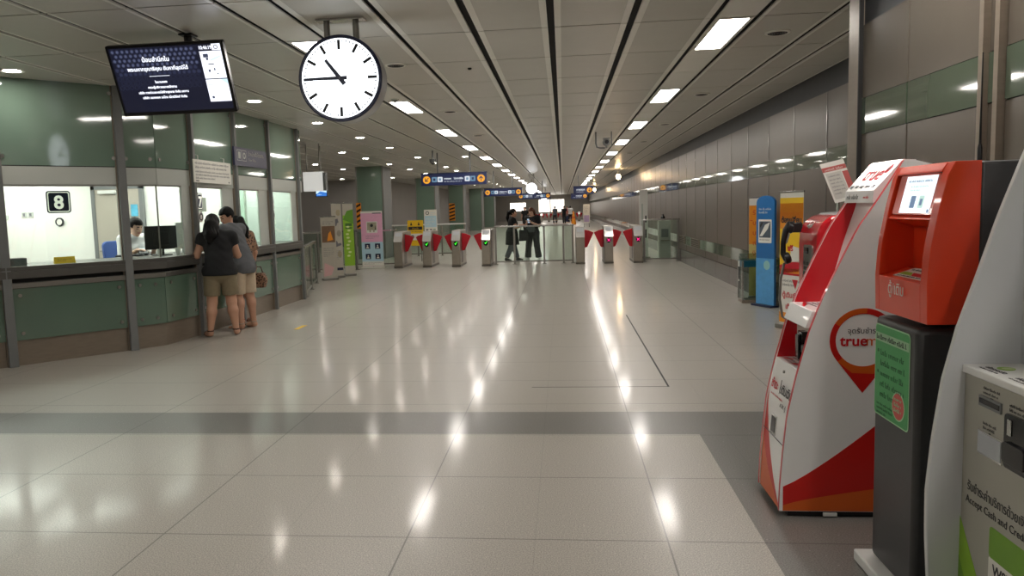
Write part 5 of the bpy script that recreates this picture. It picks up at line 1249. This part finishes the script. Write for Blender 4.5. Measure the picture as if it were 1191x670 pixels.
def leopard():
    m, nt, N, L, b = nodes_of('cloth_leopard'); tc = N.new('ShaderNodeTexCoord'); vo = N.new('ShaderNodeTexVoronoi'); vo.inputs['Scale'].default_value = 34
    r = N.new('ShaderNodeValToRGB'); e = r.color_ramp.elements; e[0].position = .32; e[0].color = (*lin((52, 34, 28)), 1); e[1].position = .5; e[1].color = (*lin((150, 116, 92)), 1)
    L.new(tc.outputs['Object'], vo.inputs['Vector']); L.new(vo.outputs['Distance'], r.inputs[0]); L.new(r.outputs[0], b.inputs['Base Color']); b.inputs['Roughness'].default_value = .85
    return m
CL['leopard'] = leopard()

STAND = dict(pel=(0, 0, .92), hipL=(-.09, 0, .89), hipR=(.09, 0, .89), kneL=(-.10, .01, .48), kneR=(.10, .01, .48), ankL=(-.10, -.03, .08), ankR=(.10, -.03, .08), toeL=(-.12, .13, .025), toeR=(.12, .13, .025),
             wai=(0, 0, 1.06), che=(0, .01, 1.26), shL=(-.175, 0, 1.37), shR=(.175, 0, 1.37), nec=(0, .01, 1.42), hea=(0, .03, 1.555),
             elL=(-.22, -.03, 1.10), elR=(.22, -.03, 1.10), wrL=(-.23, .06, .87), wrR=(.23, .06, .87), hdL=(0, .1, -1), hdR=(0, .1, -1), yaw=0, pitch=0, roll=0)

def person(lab, loc, rot, pose, look, h=.011, group=None):
    J = dict(STAND); J.update(pose); A = {k: (np.array(v, float) if isinstance(v, tuple) else v) for k, v in J.items()}
    t = thing('person', lab, 'person', loc, rot, group)
    W = look.get('w', 1.)                                  # build of the body
    P = np.array([A[k] for k in ('pel', 'ankL', 'ankR', 'toeL', 'toeR', 'kneL', 'kneR', 'shL', 'shR', 'hea', 'elL', 'elR', 'wrL', 'wrR')])
    lo, hi = P.min(0)-.26, P.max(0)+.26; lo[2] = P[:, 2].min()-.07
    cy, sy, cp, sp = math.cos(J['yaw']), math.sin(J['yaw']), math.cos(J['pitch']), math.sin(J['pitch'])
    Rm = Matrix.Rotation(J['yaw'], 3, 'Z') @ Matrix.Rotation(J['roll'], 3, 'Y') @ Matrix.Rotation(J['pitch'], 3, 'X'); R = np.array(Rm)
    hx = lambda x, y, z: A['hea']+R @ np.array((x, y, z))*look.get('hs', 1.)
    def torso(f, o=0., kk=.05):
        f.limb(A['hipL']*.75+A['pel']*.25, A['hipR']*.75+A['pel']*.25, .118*W+o, .118*W+o, kk, .86)
        f.limb(A['pel'], A['wai'], .125*W+o, .108*W+o, kk, .82); f.limb(A['wai'], A['che'], .112*W+o, .13*W+o, kk, .80)
        for s_ in 'LR':
            f.limb(A['wai']*.6+A['hip'+s_]*.4, A['che']*.75+A['sh'+s_]*.25, .09*W+o, .10*W+o, kk, .82)
            f.limb(A['nec']*.85+A['che']*.15, A['sh'+s_]*.97+A['che']*.03, .048*W+o, .056*W+o, kk)
        if look.get('female'):
            fw = A['che']-np.array((0, 0, .02))
            for s_, x in (('L', -.07), ('R', .07)): f.ball(fw+np.array((x, .085*W, 0)), (.062+o, .055+o, .06+o), None, .04)
    def thigh(f, s_, o0, o1, k=.03, end=1.):
        e = A['hip'+s_]+(A['kne'+s_]-A['hip'+s_])*end; f.limb(A['hip'+s_], e, .088*W+o0, (.088+(.058-.088)*end)*W+o1, k)
    def shin(f, s_, o, k=.03):
        a, b = A['kne'+s_], A['ank'+s_]; m = a*.68+b*.32-np.array((0, .018, 0)); f.limb(a, m, .054*W+o, .057*W+o, k); f.limb(m, b, .057*W+o, .036+o, k)
    # ---- body
    f = Field(lo, hi, h)
    torso(f)
    for s_ in 'LR':
        thigh(f, s_, 0, 0, .05); shin(f, s_, 0)
        f.limb(A['ank'+s_]-np.array((0, .02, .035)), A['toe'+s_]*.5+A['ank'+s_]*.5-np.array((0, 0, .02)), .036, .036, .03); f.limb(A['ank'+s_]*.45+A['toe'+s_]*.55-np.array((0, 0, .012)), A['toe'+s_], .038, .026, .02, .7, (0, 0, 1))
        f.limb(A['sh'+s_], A['el'+s_], .050*W, .039*W, .035); f.limb(A['el'+s_], A['wr'+s_], .040*W, .026, .025)
        # hand: palm, four fingers, thumb
        d = A['wr'+s_]-A['el'+s_]; d = d/np.linalg.norm(d); hd = A['hd'+s_]/np.linalg.norm(A['hd'+s_]); side = np.array((1. if s_ == 'L' else -1., 0, 0))
        nrm = np.cross(hd, side); nrm /= np.linalg.norm(nrm); side = np.cross(nrm, hd)
        w0 = A['wr'+s_]; pe = w0+hd*.075
        f.limb(w0+hd*.01, pe, .026, .038, .015, .45, nrm)
        curl = look.get('curl', .6); low = nrm if nrm[2] < 0 else -nrm
        for q, (off, ln) in enumerate(((-.027, .066), (-.009, .076), (.009, .071), (.027, .056))):
            b0 = pe+side*off; b1 = b0+hd*ln*.5+low*ln*.15*curl; b2 = b1+hd*ln*.42*(1-.5*curl)+low*ln*.4*curl
            f.limb(b0, b1, .0098, .0092, .006); f.limb(b1, b2, .0092, .0078, .004)
        tb = w0+hd*.03+side*.028 if s_ == 'L' else w0+hd*.03+side*.028
        f.limb(w0+hd*.02, tb, .016, .012, .012); f.limb(tb, tb+hd*.035+side*.018, .012, .0105, .006); f.limb(tb+hd*.035+side*.018, tb+hd*.062+side*.016, .0105, .0085, .004)
    f.limb(A['nec']-np.array((0, .0, .03)), hx(0, -.015, -.05), .052*W**.5, .048, .03)
    f.ball(hx(0, -.008, .018), (.076, .094, .098), R, .02); f.limb(hx(0, .03, -.03), hx(0, .060, -.085), .058, .028, .035)
    f.ball(hx(0, .05, -.02), (.056, .045, .07), R, .02)
    f.limb(hx(0, .088, .012), hx(0, .106, -.022), .009, .014, .012); f.limb(hx(-.02, .086, .03), hx(.02, .086, .03), .012, .012, .015)
    f.limb(hx(-.018, .092, -.052), hx(.018, .092, -.052), .009, .009, .008)
    for s_ in (-1, 1):
        f.ball(hx(s_*.079, -.008, -.005), (.010, .022, .032), R, .006); f.ball(hx(s_*.03, .079, .006), (.014, .012, .009), R, .004)
    hc, Rt = A['hea'], R
    def paint(C):
        q = (C-hc) @ Rt/look.get('hs', 1.); m = np.zeros(len(C))
        m[(abs(q[:, 2]+.052) < .011) & (abs(q[:, 0]) < .024) & (q[:, 1] > .085)] = 1
        m[(abs(abs(q[:, 0])-.030) < .012) & (abs(q[:, 2]-.005) < .0065) & (q[:, 1] > .078)] = 2
        m[(abs(abs(q[:, 0])-.030) < .018) & (abs(q[:, 2]-.030) < .005) & (q[:, 1] > .074)] = 3
        return m
    f.mesh('body', [look.get('skin', SKIN), LIP, EYE, look.get('hair', HAIR)], t, paint)
    # ---- hair
    f = Field(lo, hi, h)
    f.ball(hx(0, -.014, .030), (.090, .110, .104), R, .0)
    for a, b, ra, rb in look.get('locks', ()): f.limb(hx(*a), hx(*b), ra, rb, .03)
    face = hx(0, .075 if look.get('fringe') is None else .09, -.06)
    hf = f.F; X, Y, Z = f.pts((slice(None),)*3)
    q = np.stack([X-hc[0], Y-hc[1], Z-hc[2]], -1) @ Rt
    fr_ = look.get('fringe', .05)
    cutf = np.minimum(q[..., 1]-.040, fr_-q[..., 2]); f.F = np.maximum(hf, cutf.astype(np.float32)); f.F = np.maximum(f.F, (-(q[..., 2]+look.get('nape', .09))).astype(np.float32)) if look.get('nape') else f.F
    if look.get('nape'): f.F = np.maximum(f.F, np.minimum(q[..., 1]+.028, -.004-q[..., 2]).astype(np.float32))
    f.F += (.0025*np.sin(q[..., 0]*170+3*np.sin(q[..., 2]*30))).astype(np.float32)
    f.mesh('hair', [look.get('hair', HAIR)], t)
    # ---- clothing
    def top(nm, mat, hem, sl, o=.014, neck=None, flare=0.):
        f = Field(lo, hi, h); torso(f, o); f.F += (.003*np.sin(f.pts((slice(None),)*3)[2]*55+4*np.sin(f.pts((slice(None),)*3)[0]*14))).astype(np.float32)
        if flare: f.limb(A['wai'], A['pel']-np.array((0, 0, .05)), .12*W+o, .14*W+o+flare, .04, .85)
        f.cutplane((0, 0, hem), (0, 0, -1))
        for s_ in 'LR':
            e = A['sh'+s_]+(A['el'+s_]-A['sh'+s_])*min(sl, 1); 
            f.limb(A['sh'+s_], A['sh'+s_]+(A['el'+s_]-A['sh'+s_])*min(1, sl+.2), .056*W+o, .050*W+o, .03, cut=(e, A['el'+s_]-A['sh'+s_]) if sl < 1 else None)
            if sl > 1:
                e = A['el'+s_]+(A['wr'+s_]-A['el'+s_])*(sl-1); f.limb(A['el'+s_], A['wr'+s_], .046*W+o, .034+o, .02, cut=(e, A['wr'+s_]-A['el'+s_]))
        nd = A['nec']-A['che']; f.cutplane(A['nec']+nd*(neck if neck is not None else .15)+np.array((0, 0, .0)), nd+np.array((0, .08, 0)))
        return f.mesh(nm, [mat], t)
    def legs(nm, mat, waist, hem, o=.02, flare=.012):
        f = Field(lo, hi, h)
        f.limb(A['hipL']*.75+A['pel']*.25, A['hipR']*.75+A['pel']*.25, .122*W+o*.6, .122*W+o*.6, .04, .86); f.limb(A['pel'], A['wai'], .128*W+o*.5, .112*W+o*.5, .04, .82); f.cutplane((0, 0, waist), (0, 0, 1))
        for s_ in 'LR':
            if hem < 1:
                e = A['hip'+s_]+(A['kne'+s_]-A['hip'+s_])*hem; f.limb(A['hip'+s_], A['kne'+s_], .090*W+o, .066*W+o+flare, .010, cut=(e, (A['kne'+s_]-A['hip'+s_])))
            else:
                thigh(f, s_, o, o, .03); e = A['kne'+s_]+(A['ank'+s_]-A['kne'+s_])*(hem-1); f.limb(A['kne'+s_], A['ank'+s_], .058*W+o, .042+o+flare, .03, cut=(e, A['ank'+s_]-A['kne'+s_]))
        return f.mesh(nm, [mat], t)
    def skirt(nm, mat, hem, o=.02, fl=.05):
        f = Field(lo, hi, h); c = (A['kneL']+A['kneR'])/2; c = A['pel']+(c-A['pel'])*((A['pel'][2]-hem)/(A['pel'][2]-c[2]))
        f.limb(A['wai'], A['pel'], .12*W+o, .15*W+o, .05, .85); f.limb(A['pel'], c-np.array((0, 0, .08)), .15*W+o, .15*W+o+fl, .05, .9); f.cutplane((0, 0, hem), (0, 0, -1)); f.cutplane(A['wai'], (0, 0, 1))
        return f.mesh(nm, [mat], t)
    for fn, *a in look['wear']:
        kw = a.pop() if isinstance(a[-1], dict) else {}
        dict(top=top, legs=legs, skirt=skirt)[fn](*a, **kw)
    sh = look.get('shoe')
    for s_ in 'LR':
        if not sh: break
        an, to = A['ank'+s_], A['toe'+s_]; dr = to-an; dr[2] = 0; dr /= np.linalg.norm(dr); heel = an-dr*.055; heel[2] = to[2]; tip = to+dr*.015
        z0 = min(to[2], an[2])-.025
        f = Field(np.minimum(heel, tip)-np.array((.09, .09, .06)), np.maximum(heel, tip)+np.array((.09, .09, .16)), min(h, .008))
        if sh[1] == 'sandal':
            f.limb(heel, tip, .036, .044, .0, .32, (0, 0, 1))
            X, Y, Z = f.pts((slice(None),)*3); f.F = np.maximum(f.F, (Z-(z0+.020)).astype(np.float32))
            f.mesh('sandal_sole', [sh[0]], t)
            g = Field(f.lo, f.lo+f.h*(f.n-1), f.h)
            g.limb(an-np.array((0, .02, .035)), to*.5+an*.5-np.array((0, 0, .02)), .042, .043, .03); g.limb(an*.45+to*.55-np.array((0, 0, .012)), to, .045, .033, .02, .75, (0, 0, 1))
            u = (X-an[0])*dr[0]+(Y-an[1])*dr[1]; L_ = float((to-an)@dr); b1 = abs(u-L_*.72)-.014; b2 = np.maximum(abs(Z-(an[2]+.0))-.010, u-.05)
            g.limb(an-np.array((0, 0, .02)), an+np.array((0, 0, .05)), .044, .042, .01); g.F = np.maximum(g.F, np.minimum(b1, b2).astype(np.float32)); g.mesh('sandal_strap', [sh[0]], t)
        else:
            g = f; g.limb(an-np.array((0, .01, .03)), to*.5+an*.5-np.array((0, 0, .015)), .046, .046, .03); g.limb(an*.45+to*.55-np.array((0, 0, .01)), tip, .046, .034, .02, .8, (0, 0, 1)); g.limb(an, an+np.array((0, 0, .02)), .044, .044, .02)
            g.cutplane((0, 0, an[2]+.03), (0, 0, 1)); g.cutplane((0, 0, z0), (0, 0, -1)); g.mesh('shoe', [sh[0]], t)
    return t

# customers at the ticket windows
LONG = [((0, -.07, .03), (0, -.115, -.10), .075, .085), ((0, -.115, -.10), (0, -.15, -.26), .085, .075), ((-.045, -.06, 0), (-.06, -.10, -.20), .045, .045), ((.045, -.06, 0), (.06, -.10, -.20), .045, .045), ((0, -.15, -.26), (0, -.155, -.37), .075, .03)]
person('woman in black t-shirt and khaki shorts with long black hair, at the ticket counter', (-4.53, 9.80, 0), math.radians(30),
       dict(pel=(0, -.02, .87), hipL=(-.1, 0, .84), hipR=(.1, 0, .84), kneL=(-.12, .02, .45), kneR=(.125, .02, .45), ankL=(-.165, -.02, .08), ankR=(.16, -.02, .08), toeL=(-.22, .12, .03), toeR=(.20, .13, .03),
            wai=(0, 0, 1.0), che=(0, .05, 1.19), shL=(-.175, .09, 1.31), shR=(.175, .06, 1.31), nec=(-.015, .085, 1.36), hea=(-.04, .15, 1.485), elL=(-.27, .10, 1.08), wrL=(-.20, .32, 1.14), elR=(.25, .10, 1.06), wrR=(.06, .31, 1.12), hdL=(.5, .8, .0), hdR=(-.4, .9, 0), pitch=-.55, yaw=-.25),
       dict(w=1.14, female=1, skin=SKIN, locks=LONG, wear=[('top', 'black_shirt', CL['black'], .81, .42, dict(o=.02, flare=.01)), ('legs', 'khaki_shorts', CL['khaki'], .825, .76, dict(o=.012, flare=.012))], shoe=(CL['brown'], 'sandal')), h=.010)
person('man in grey t-shirt and beige shorts leaning over the ticket counter', (-4.54, 10.46, 0), math.radians(76),
       dict(pel=(0, -.06, .90), hipL=(-.1, -.05, .88), hipR=(.1, -.05, .88), kneL=(-.11, -.02, .47), kneR=(.10, -.05, .47), ankL=(-.12, -.06, .08), ankR=(.11, -.10, .08), toeL=(-.16, .10, .03), toeR=(.14, .06, .03),
            wai=(0, -.03, 1.04), che=(0, .07, 1.26), shL=(-.20, .11, 1.40), shR=(.20, .11, 1.40), nec=(0, .13, 1.445), hea=(.0, .17, 1.585), elL=(-.26, .22, 1.13), wrL=(-.14, .42, 1.14), elR=(.26, .20, 1.12), wrR=(.10, .41, 1.14), hdL=(.3, .9, 0), hdR=(-.4, .8, 0), pitch=-.45, yaw=1.2),
       dict(w=1.06, skin=SKIN, nape=.085, wear=[('top', 'grey_shirt', CL['grey'], .78, .6, dict(o=.022, flare=.015)), ('legs', 'beige_shorts', CL['beige'], .80, .93, dict(o=.016, flare=.022))], shoe=(CL['cream'], 'sandal')), h=.010)
PONY = [((0, -.09, .04), (0, -.15, .02), .035, .04), ((0, -.15, .02), (0, -.18, -.14), .042, .045), ((0, -.18, -.14), (0, -.17, -.27), .045, .02)]
person('woman in leopard print top mostly hidden behind the man in grey', (-4.66, 10.86, 0), math.radians(60),
       dict(pel=(0, 0, .86), kneL=(-.10, .01, .46), kneR=(.10, .01, .46), hipL=(-.09, 0, .83), hipR=(.09, 0, .83), wai=(0, 0, .99), che=(0, .04, 1.18), shL=(-.165, .05, 1.29), shR=(.165, .05, 1.29), nec=(0, .07, 1.33), hea=(0, .12, 1.455), elL=(-.22, .08, 1.05), wrL=(-.14, .28, 1.14), elR=(.22, .0, 1.04), wrR=(.25, .10, .84), hdL=(.3, .8, 0), pitch=-.4),
       dict(w=.98, female=1, skin=SKIN, locks=PONY, wear=[('top', 'leopard_top', CL['leopard'], .74, .9, dict(o=.025, flare=.03)), ('legs', 'shorts', CL['khaki'], .76, .6)], shoe=(CL['red'], 'sandal')), h=.011)
t = thing('handbag', 'patterned brown handbag held by the woman in the leopard print top', 'bag', (-4.50, 11.0, .52))
mb = MB(); mb.prism([(-.10, -.06, 0), (.10, -.06, 0), (.13, -.06, .12), (.09, -.06, .22), (-.09, -.06, .22), (-.13, -.06, .12)], (0, .12, 0)); mb.build('body', CL['leopard'], t, bev=.02, seg=3)
MB().tube([(-.08, 0, .2), (-.05, 0, .31), (.05, 0, .31), (.08, 0, .2)], .009).build('handle', CL['brown'], t)
# clerk
person('woman clerk in a white shirt sitting behind the counter glass', (-5.88, 10.08, .25), math.radians(-118),
       dict(pel=(0, 0, .60), hipL=(-.09, .02, .58), hipR=(.09, .02, .58), kneL=(-.10, .42, .56), kneR=(.10, .42, .56), ankL=(-.10, .40, .12), ankR=(.10, .40, .12), toeL=(-.11, .55, .06), toeR=(.11, .55, .06),
            wai=(0, .0, .74), che=(0, .03, .94), shL=(-.165, .03, 1.06), shR=(.165, .03, 1.06), nec=(0, .05, 1.10), hea=(0, .10, 1.225), elL=(-.22, .10, .80), wrL=(-.12, .30, .92), elR=(.22, .10, .80), wrR=(.12, .30, .92), hdL=(.2, .9, 0), hdR=(-.2, .9, 0), pitch=-.35),
       dict(w=.92, female=1, skin=SKIN_P, locks=[((0, -.09, .03), (0, -.125, .04), .045, .04)], nape=.06, wear=[('top', 'white_shirt', CL['white'], .6, 1.5, dict(o=.02, neck=.25)), ('legs', 'dark_trousers', CL['dark'], .70, 1.9, dict(o=.012))], shoe=(CL['shoe'], 'shoe')), h=.011)
# the two women beyond the glass barrier
person('woman in a black dress and grey leggings with a ponytail, beyond the glass barrier', (-1.50, 23.1, 0), math.radians(-78),
       dict(pel=(0, -.02, .83), hipL=(-.09, 0, .81), hipR=(.09, 0, .81), kneL=(-.10, .04, .45), kneR=(.09, -.06, .45), ankL=(-.10, .15, .08), ankR=(.09, -.22, .10), toeL=(-.12, .30, .03), toeR=(.10, -.10, .03), wai=(0, -.02, .97), che=(0, -.01, 1.15), shL=(-.16, 0, 1.26), shR=(.16, 0, 1.26), nec=(0, 0, 1.30), hea=(0, .035, 1.44),
            elL=(-.20, .06, 1.02), wrL=(-.12, .28, 1.08), elR=(.20, .08, 1.01), wrR=(.12, .30, 1.07), hdL=(.3, .9, .2), hdR=(-.2, .9, .2), yaw=-.35),
       dict(w=1.0, female=1, skin=SKIN, locks=PONY, wear=[('top', 'dress_top', CL['black'], .78, .55, dict(o=.022, flare=.02)), ('skirt', 'dress_skirt', CL['black'], .50, dict(o=.045)), ('legs', 'leggings', CL['slate'], .76, 1.92, dict(o=.028, flare=0))], shoe=(CL['shoe'], 'shoe')), h=.013)
person('woman with short brown hair in black top and wide dark trousers, looking at a phone', (-.90, 23.2, 0), math.radians(158),
       dict(pel=(0, 0, .86), hipL=(-.09, 0, .83), hipR=(.09, 0, .83), kneL=(-.13, .02, .46), kneR=(.15, .0, .46), ankL=(-.17, -.02, .08), ankR=(.19, -.02, .08), toeL=(-.22, .13, .03), toeR=(.24, .13, .03), wai=(0, 0, .99), che=(0, .02, 1.17), shL=(-.17, .02, 1.29), shR=(.17, .02, 1.29), nec=(0, .03, 1.33), hea=(0, .085, 1.455),
            elL=(-.23, .04, 1.04), wrL=(-.07, .25, 1.15), elR=(.23, .04, 1.04), wrR=(.07, .25, 1.15), hdL=(.3, .7, .5), hdR=(-.3, .7, .5), pitch=-.45),
       dict(w=1.02, female=1, skin=SKIN_P, hair=HAIRB, locks=[((-.05, -.05, 0), (-.065, -.05, -.09), .05, .04), ((.05, -.05, 0), (.065, -.05, -.09), .05, .04), ((0, -.08, 0), (0, -.09, -.1), .07, .05)], wear=[('top', 'black_top', CL['black'], .88, .8, dict(o=.02, flare=.01)), ('legs', 'wide_trousers', CL['dark'], .90, 1.93, dict(o=.028, flare=.03))], shoe=(CL['white'], 'shoe')), h=.013)
t = thing('waist_bag', 'grey bag worn in front by the woman looking at her phone', 'bag', (-.955, 23.03, .86), math.radians(158))
MB().prism([(-.13, -.02, 0), (.13, -.02, 0), (.15, -.02, .06), (.13, -.02, .16), (-.13, -.02, .16), (-.15, -.02, .06)], (0, .07, 0)).build('pouch', CL['grey'], t, bev=.015, seg=3)
MB().tube([(-.14, .0, .13), (-.10, -.02, .16), (.10, -.02, .16), (.14, .0, .13)], .008).build('strap', CL['black'], t)
t = thing('mobile_phone', 'dark phone held up by the woman with short brown hair', 'phone', (-1.01, 22.90, 1.20), math.radians(158))
mb = MB(); f = Fr((0, 0, 0), (-1, 0, 0), (0, .45, .9)); mb.rrect(f, -.037, -.075, .037, .075, .01, 0, -.005, .004); mb.build('case', BLACK, t)
mb = MB(); mb.rrect(f, -.033, -.068, .033, .068, .008, 0, .004, .005); mb.build('display', EM('phone_glow', (180, 200, 220), .7), t)
t = thing('tote_bag', 'black bag hanging from the arm of the woman in the black dress', 'bag', (-1.16, 23.02, .60))
mb = MB(); mb.prism([(-.15, -.05, 0), (.16, -.05, .02), (.12, -.05, .32), (-.14, -.05, .34)], (0, .10, 0)); mb.build('body', CL['black'], t, bev=.02, seg=3)
MB().tube([(-.10, 0, .32), (-.07, 0, .46), (.06, 0, .46), (.10, 0, .30)], .009).build('handle', CL['black'], t)
# small figures far down the hall
def far_person(lab, x, y, rot, mat1, mat2, walk=.08):
    return person(lab, (x, y, 0), rot, dict(kneL=(-.10, .06+walk, .48), ankL=(-.10, walk, .08), toeL=(-.11, .16+walk, .025), kneR=(.10, -.02, .48), ankR=(.10, -.05-walk*1.5, .09), toeR=(.11, .10-walk*1.5, .03)),
                  dict(w=1.02, wear=[('top', 'shirt', mat1, .86, .6, dict(o=.02)), ('legs', 'trousers', mat2, .98, 1.92, dict(o=.014))], shoe=None), h=.024, group='small figures far down the hall')
far_person('small figure in black standing beyond the two women, between them', -2.52, 52., 2.9, CL['black'], CL['black'])
far_person('small dark figure far down the hall beside the end wall opening', -.75, 74., .2, CL['slate'], CL['dark'])
far_person('small figure in black walking left of the orange cone', .12, 72., 3.0, CL['black'], CL['dark'])
far_person('small figure in white shirt beside the orange cone', .72, 76., .3, CL['white'], CL['dark'])
far_person('small figure in red top nearest the distant red gates', .42, 78., 2.8, CL['red'], CL['blue'])
# ------------------------------------------------------------ light, sky, camera
w = bpy.data.worlds.new('hall_air'); SC.world = w; w.use_nodes = True
w.node_tree.nodes['Background'].inputs[0].default_value = (.02, .02, .02, 1)
f_px, px, py, roll, H = 900., 560., 335., .03, 1.57
def cam_axes():
    v = np.array([654.5-px, 241.-py, f_px]); d = v/np.linalg.norm(v)
    n = np.cross(d, np.array([654.5+1000-px, 241.-1000*roll-py, f_px])); n /= np.linalg.norm(n)
    if n[1] < 0: n = -n
    return np.cross(n, d), d, n
r_, d_, n_ = cam_axes()
# image axes (x right, y down, z forward) expressed in the hall's axes
wx = V3((r_[0], d_[0], -n_[0])); wy = V3((r_[1], d_[1], -n_[1])); wz = V3((r_[2], d_[2], -n_[2]))
cam = bpy.data.cameras.new('camera'); co = bpy.data.objects.new('camera', cam); COL.objects.link(co)
m = Matrix.Identity(4)
for i in range(3): m[i][0] = wx[i]; m[i][1] = -wy[i]; m[i][2] = -wz[i]
m.translation = V3((0, 0, H)); co.matrix_world = m
cam.sensor_fit = 'HORIZONTAL'; cam.sensor_width = 36.; cam.lens = 36.*f_px/1191.
cam.shift_x = (1191/2-px)/1191.; cam.shift_y = (py-670/2)/1191.
cam.clip_start = .05; cam.clip_end = 300
SC.camera = co
vs = SC.view_settings; vs.view_transform = 'Standard'; vs.look = 'None'; vs.gamma = 1; vs.exposure = .35; vs.use_curve_mapping = False
SC.cycles.use_denoising = True
SC.cycles.max_bounces = 8; SC.cycles.transparent_max_bounces = 16; SC.cycles.sample_clamp_indirect = 6
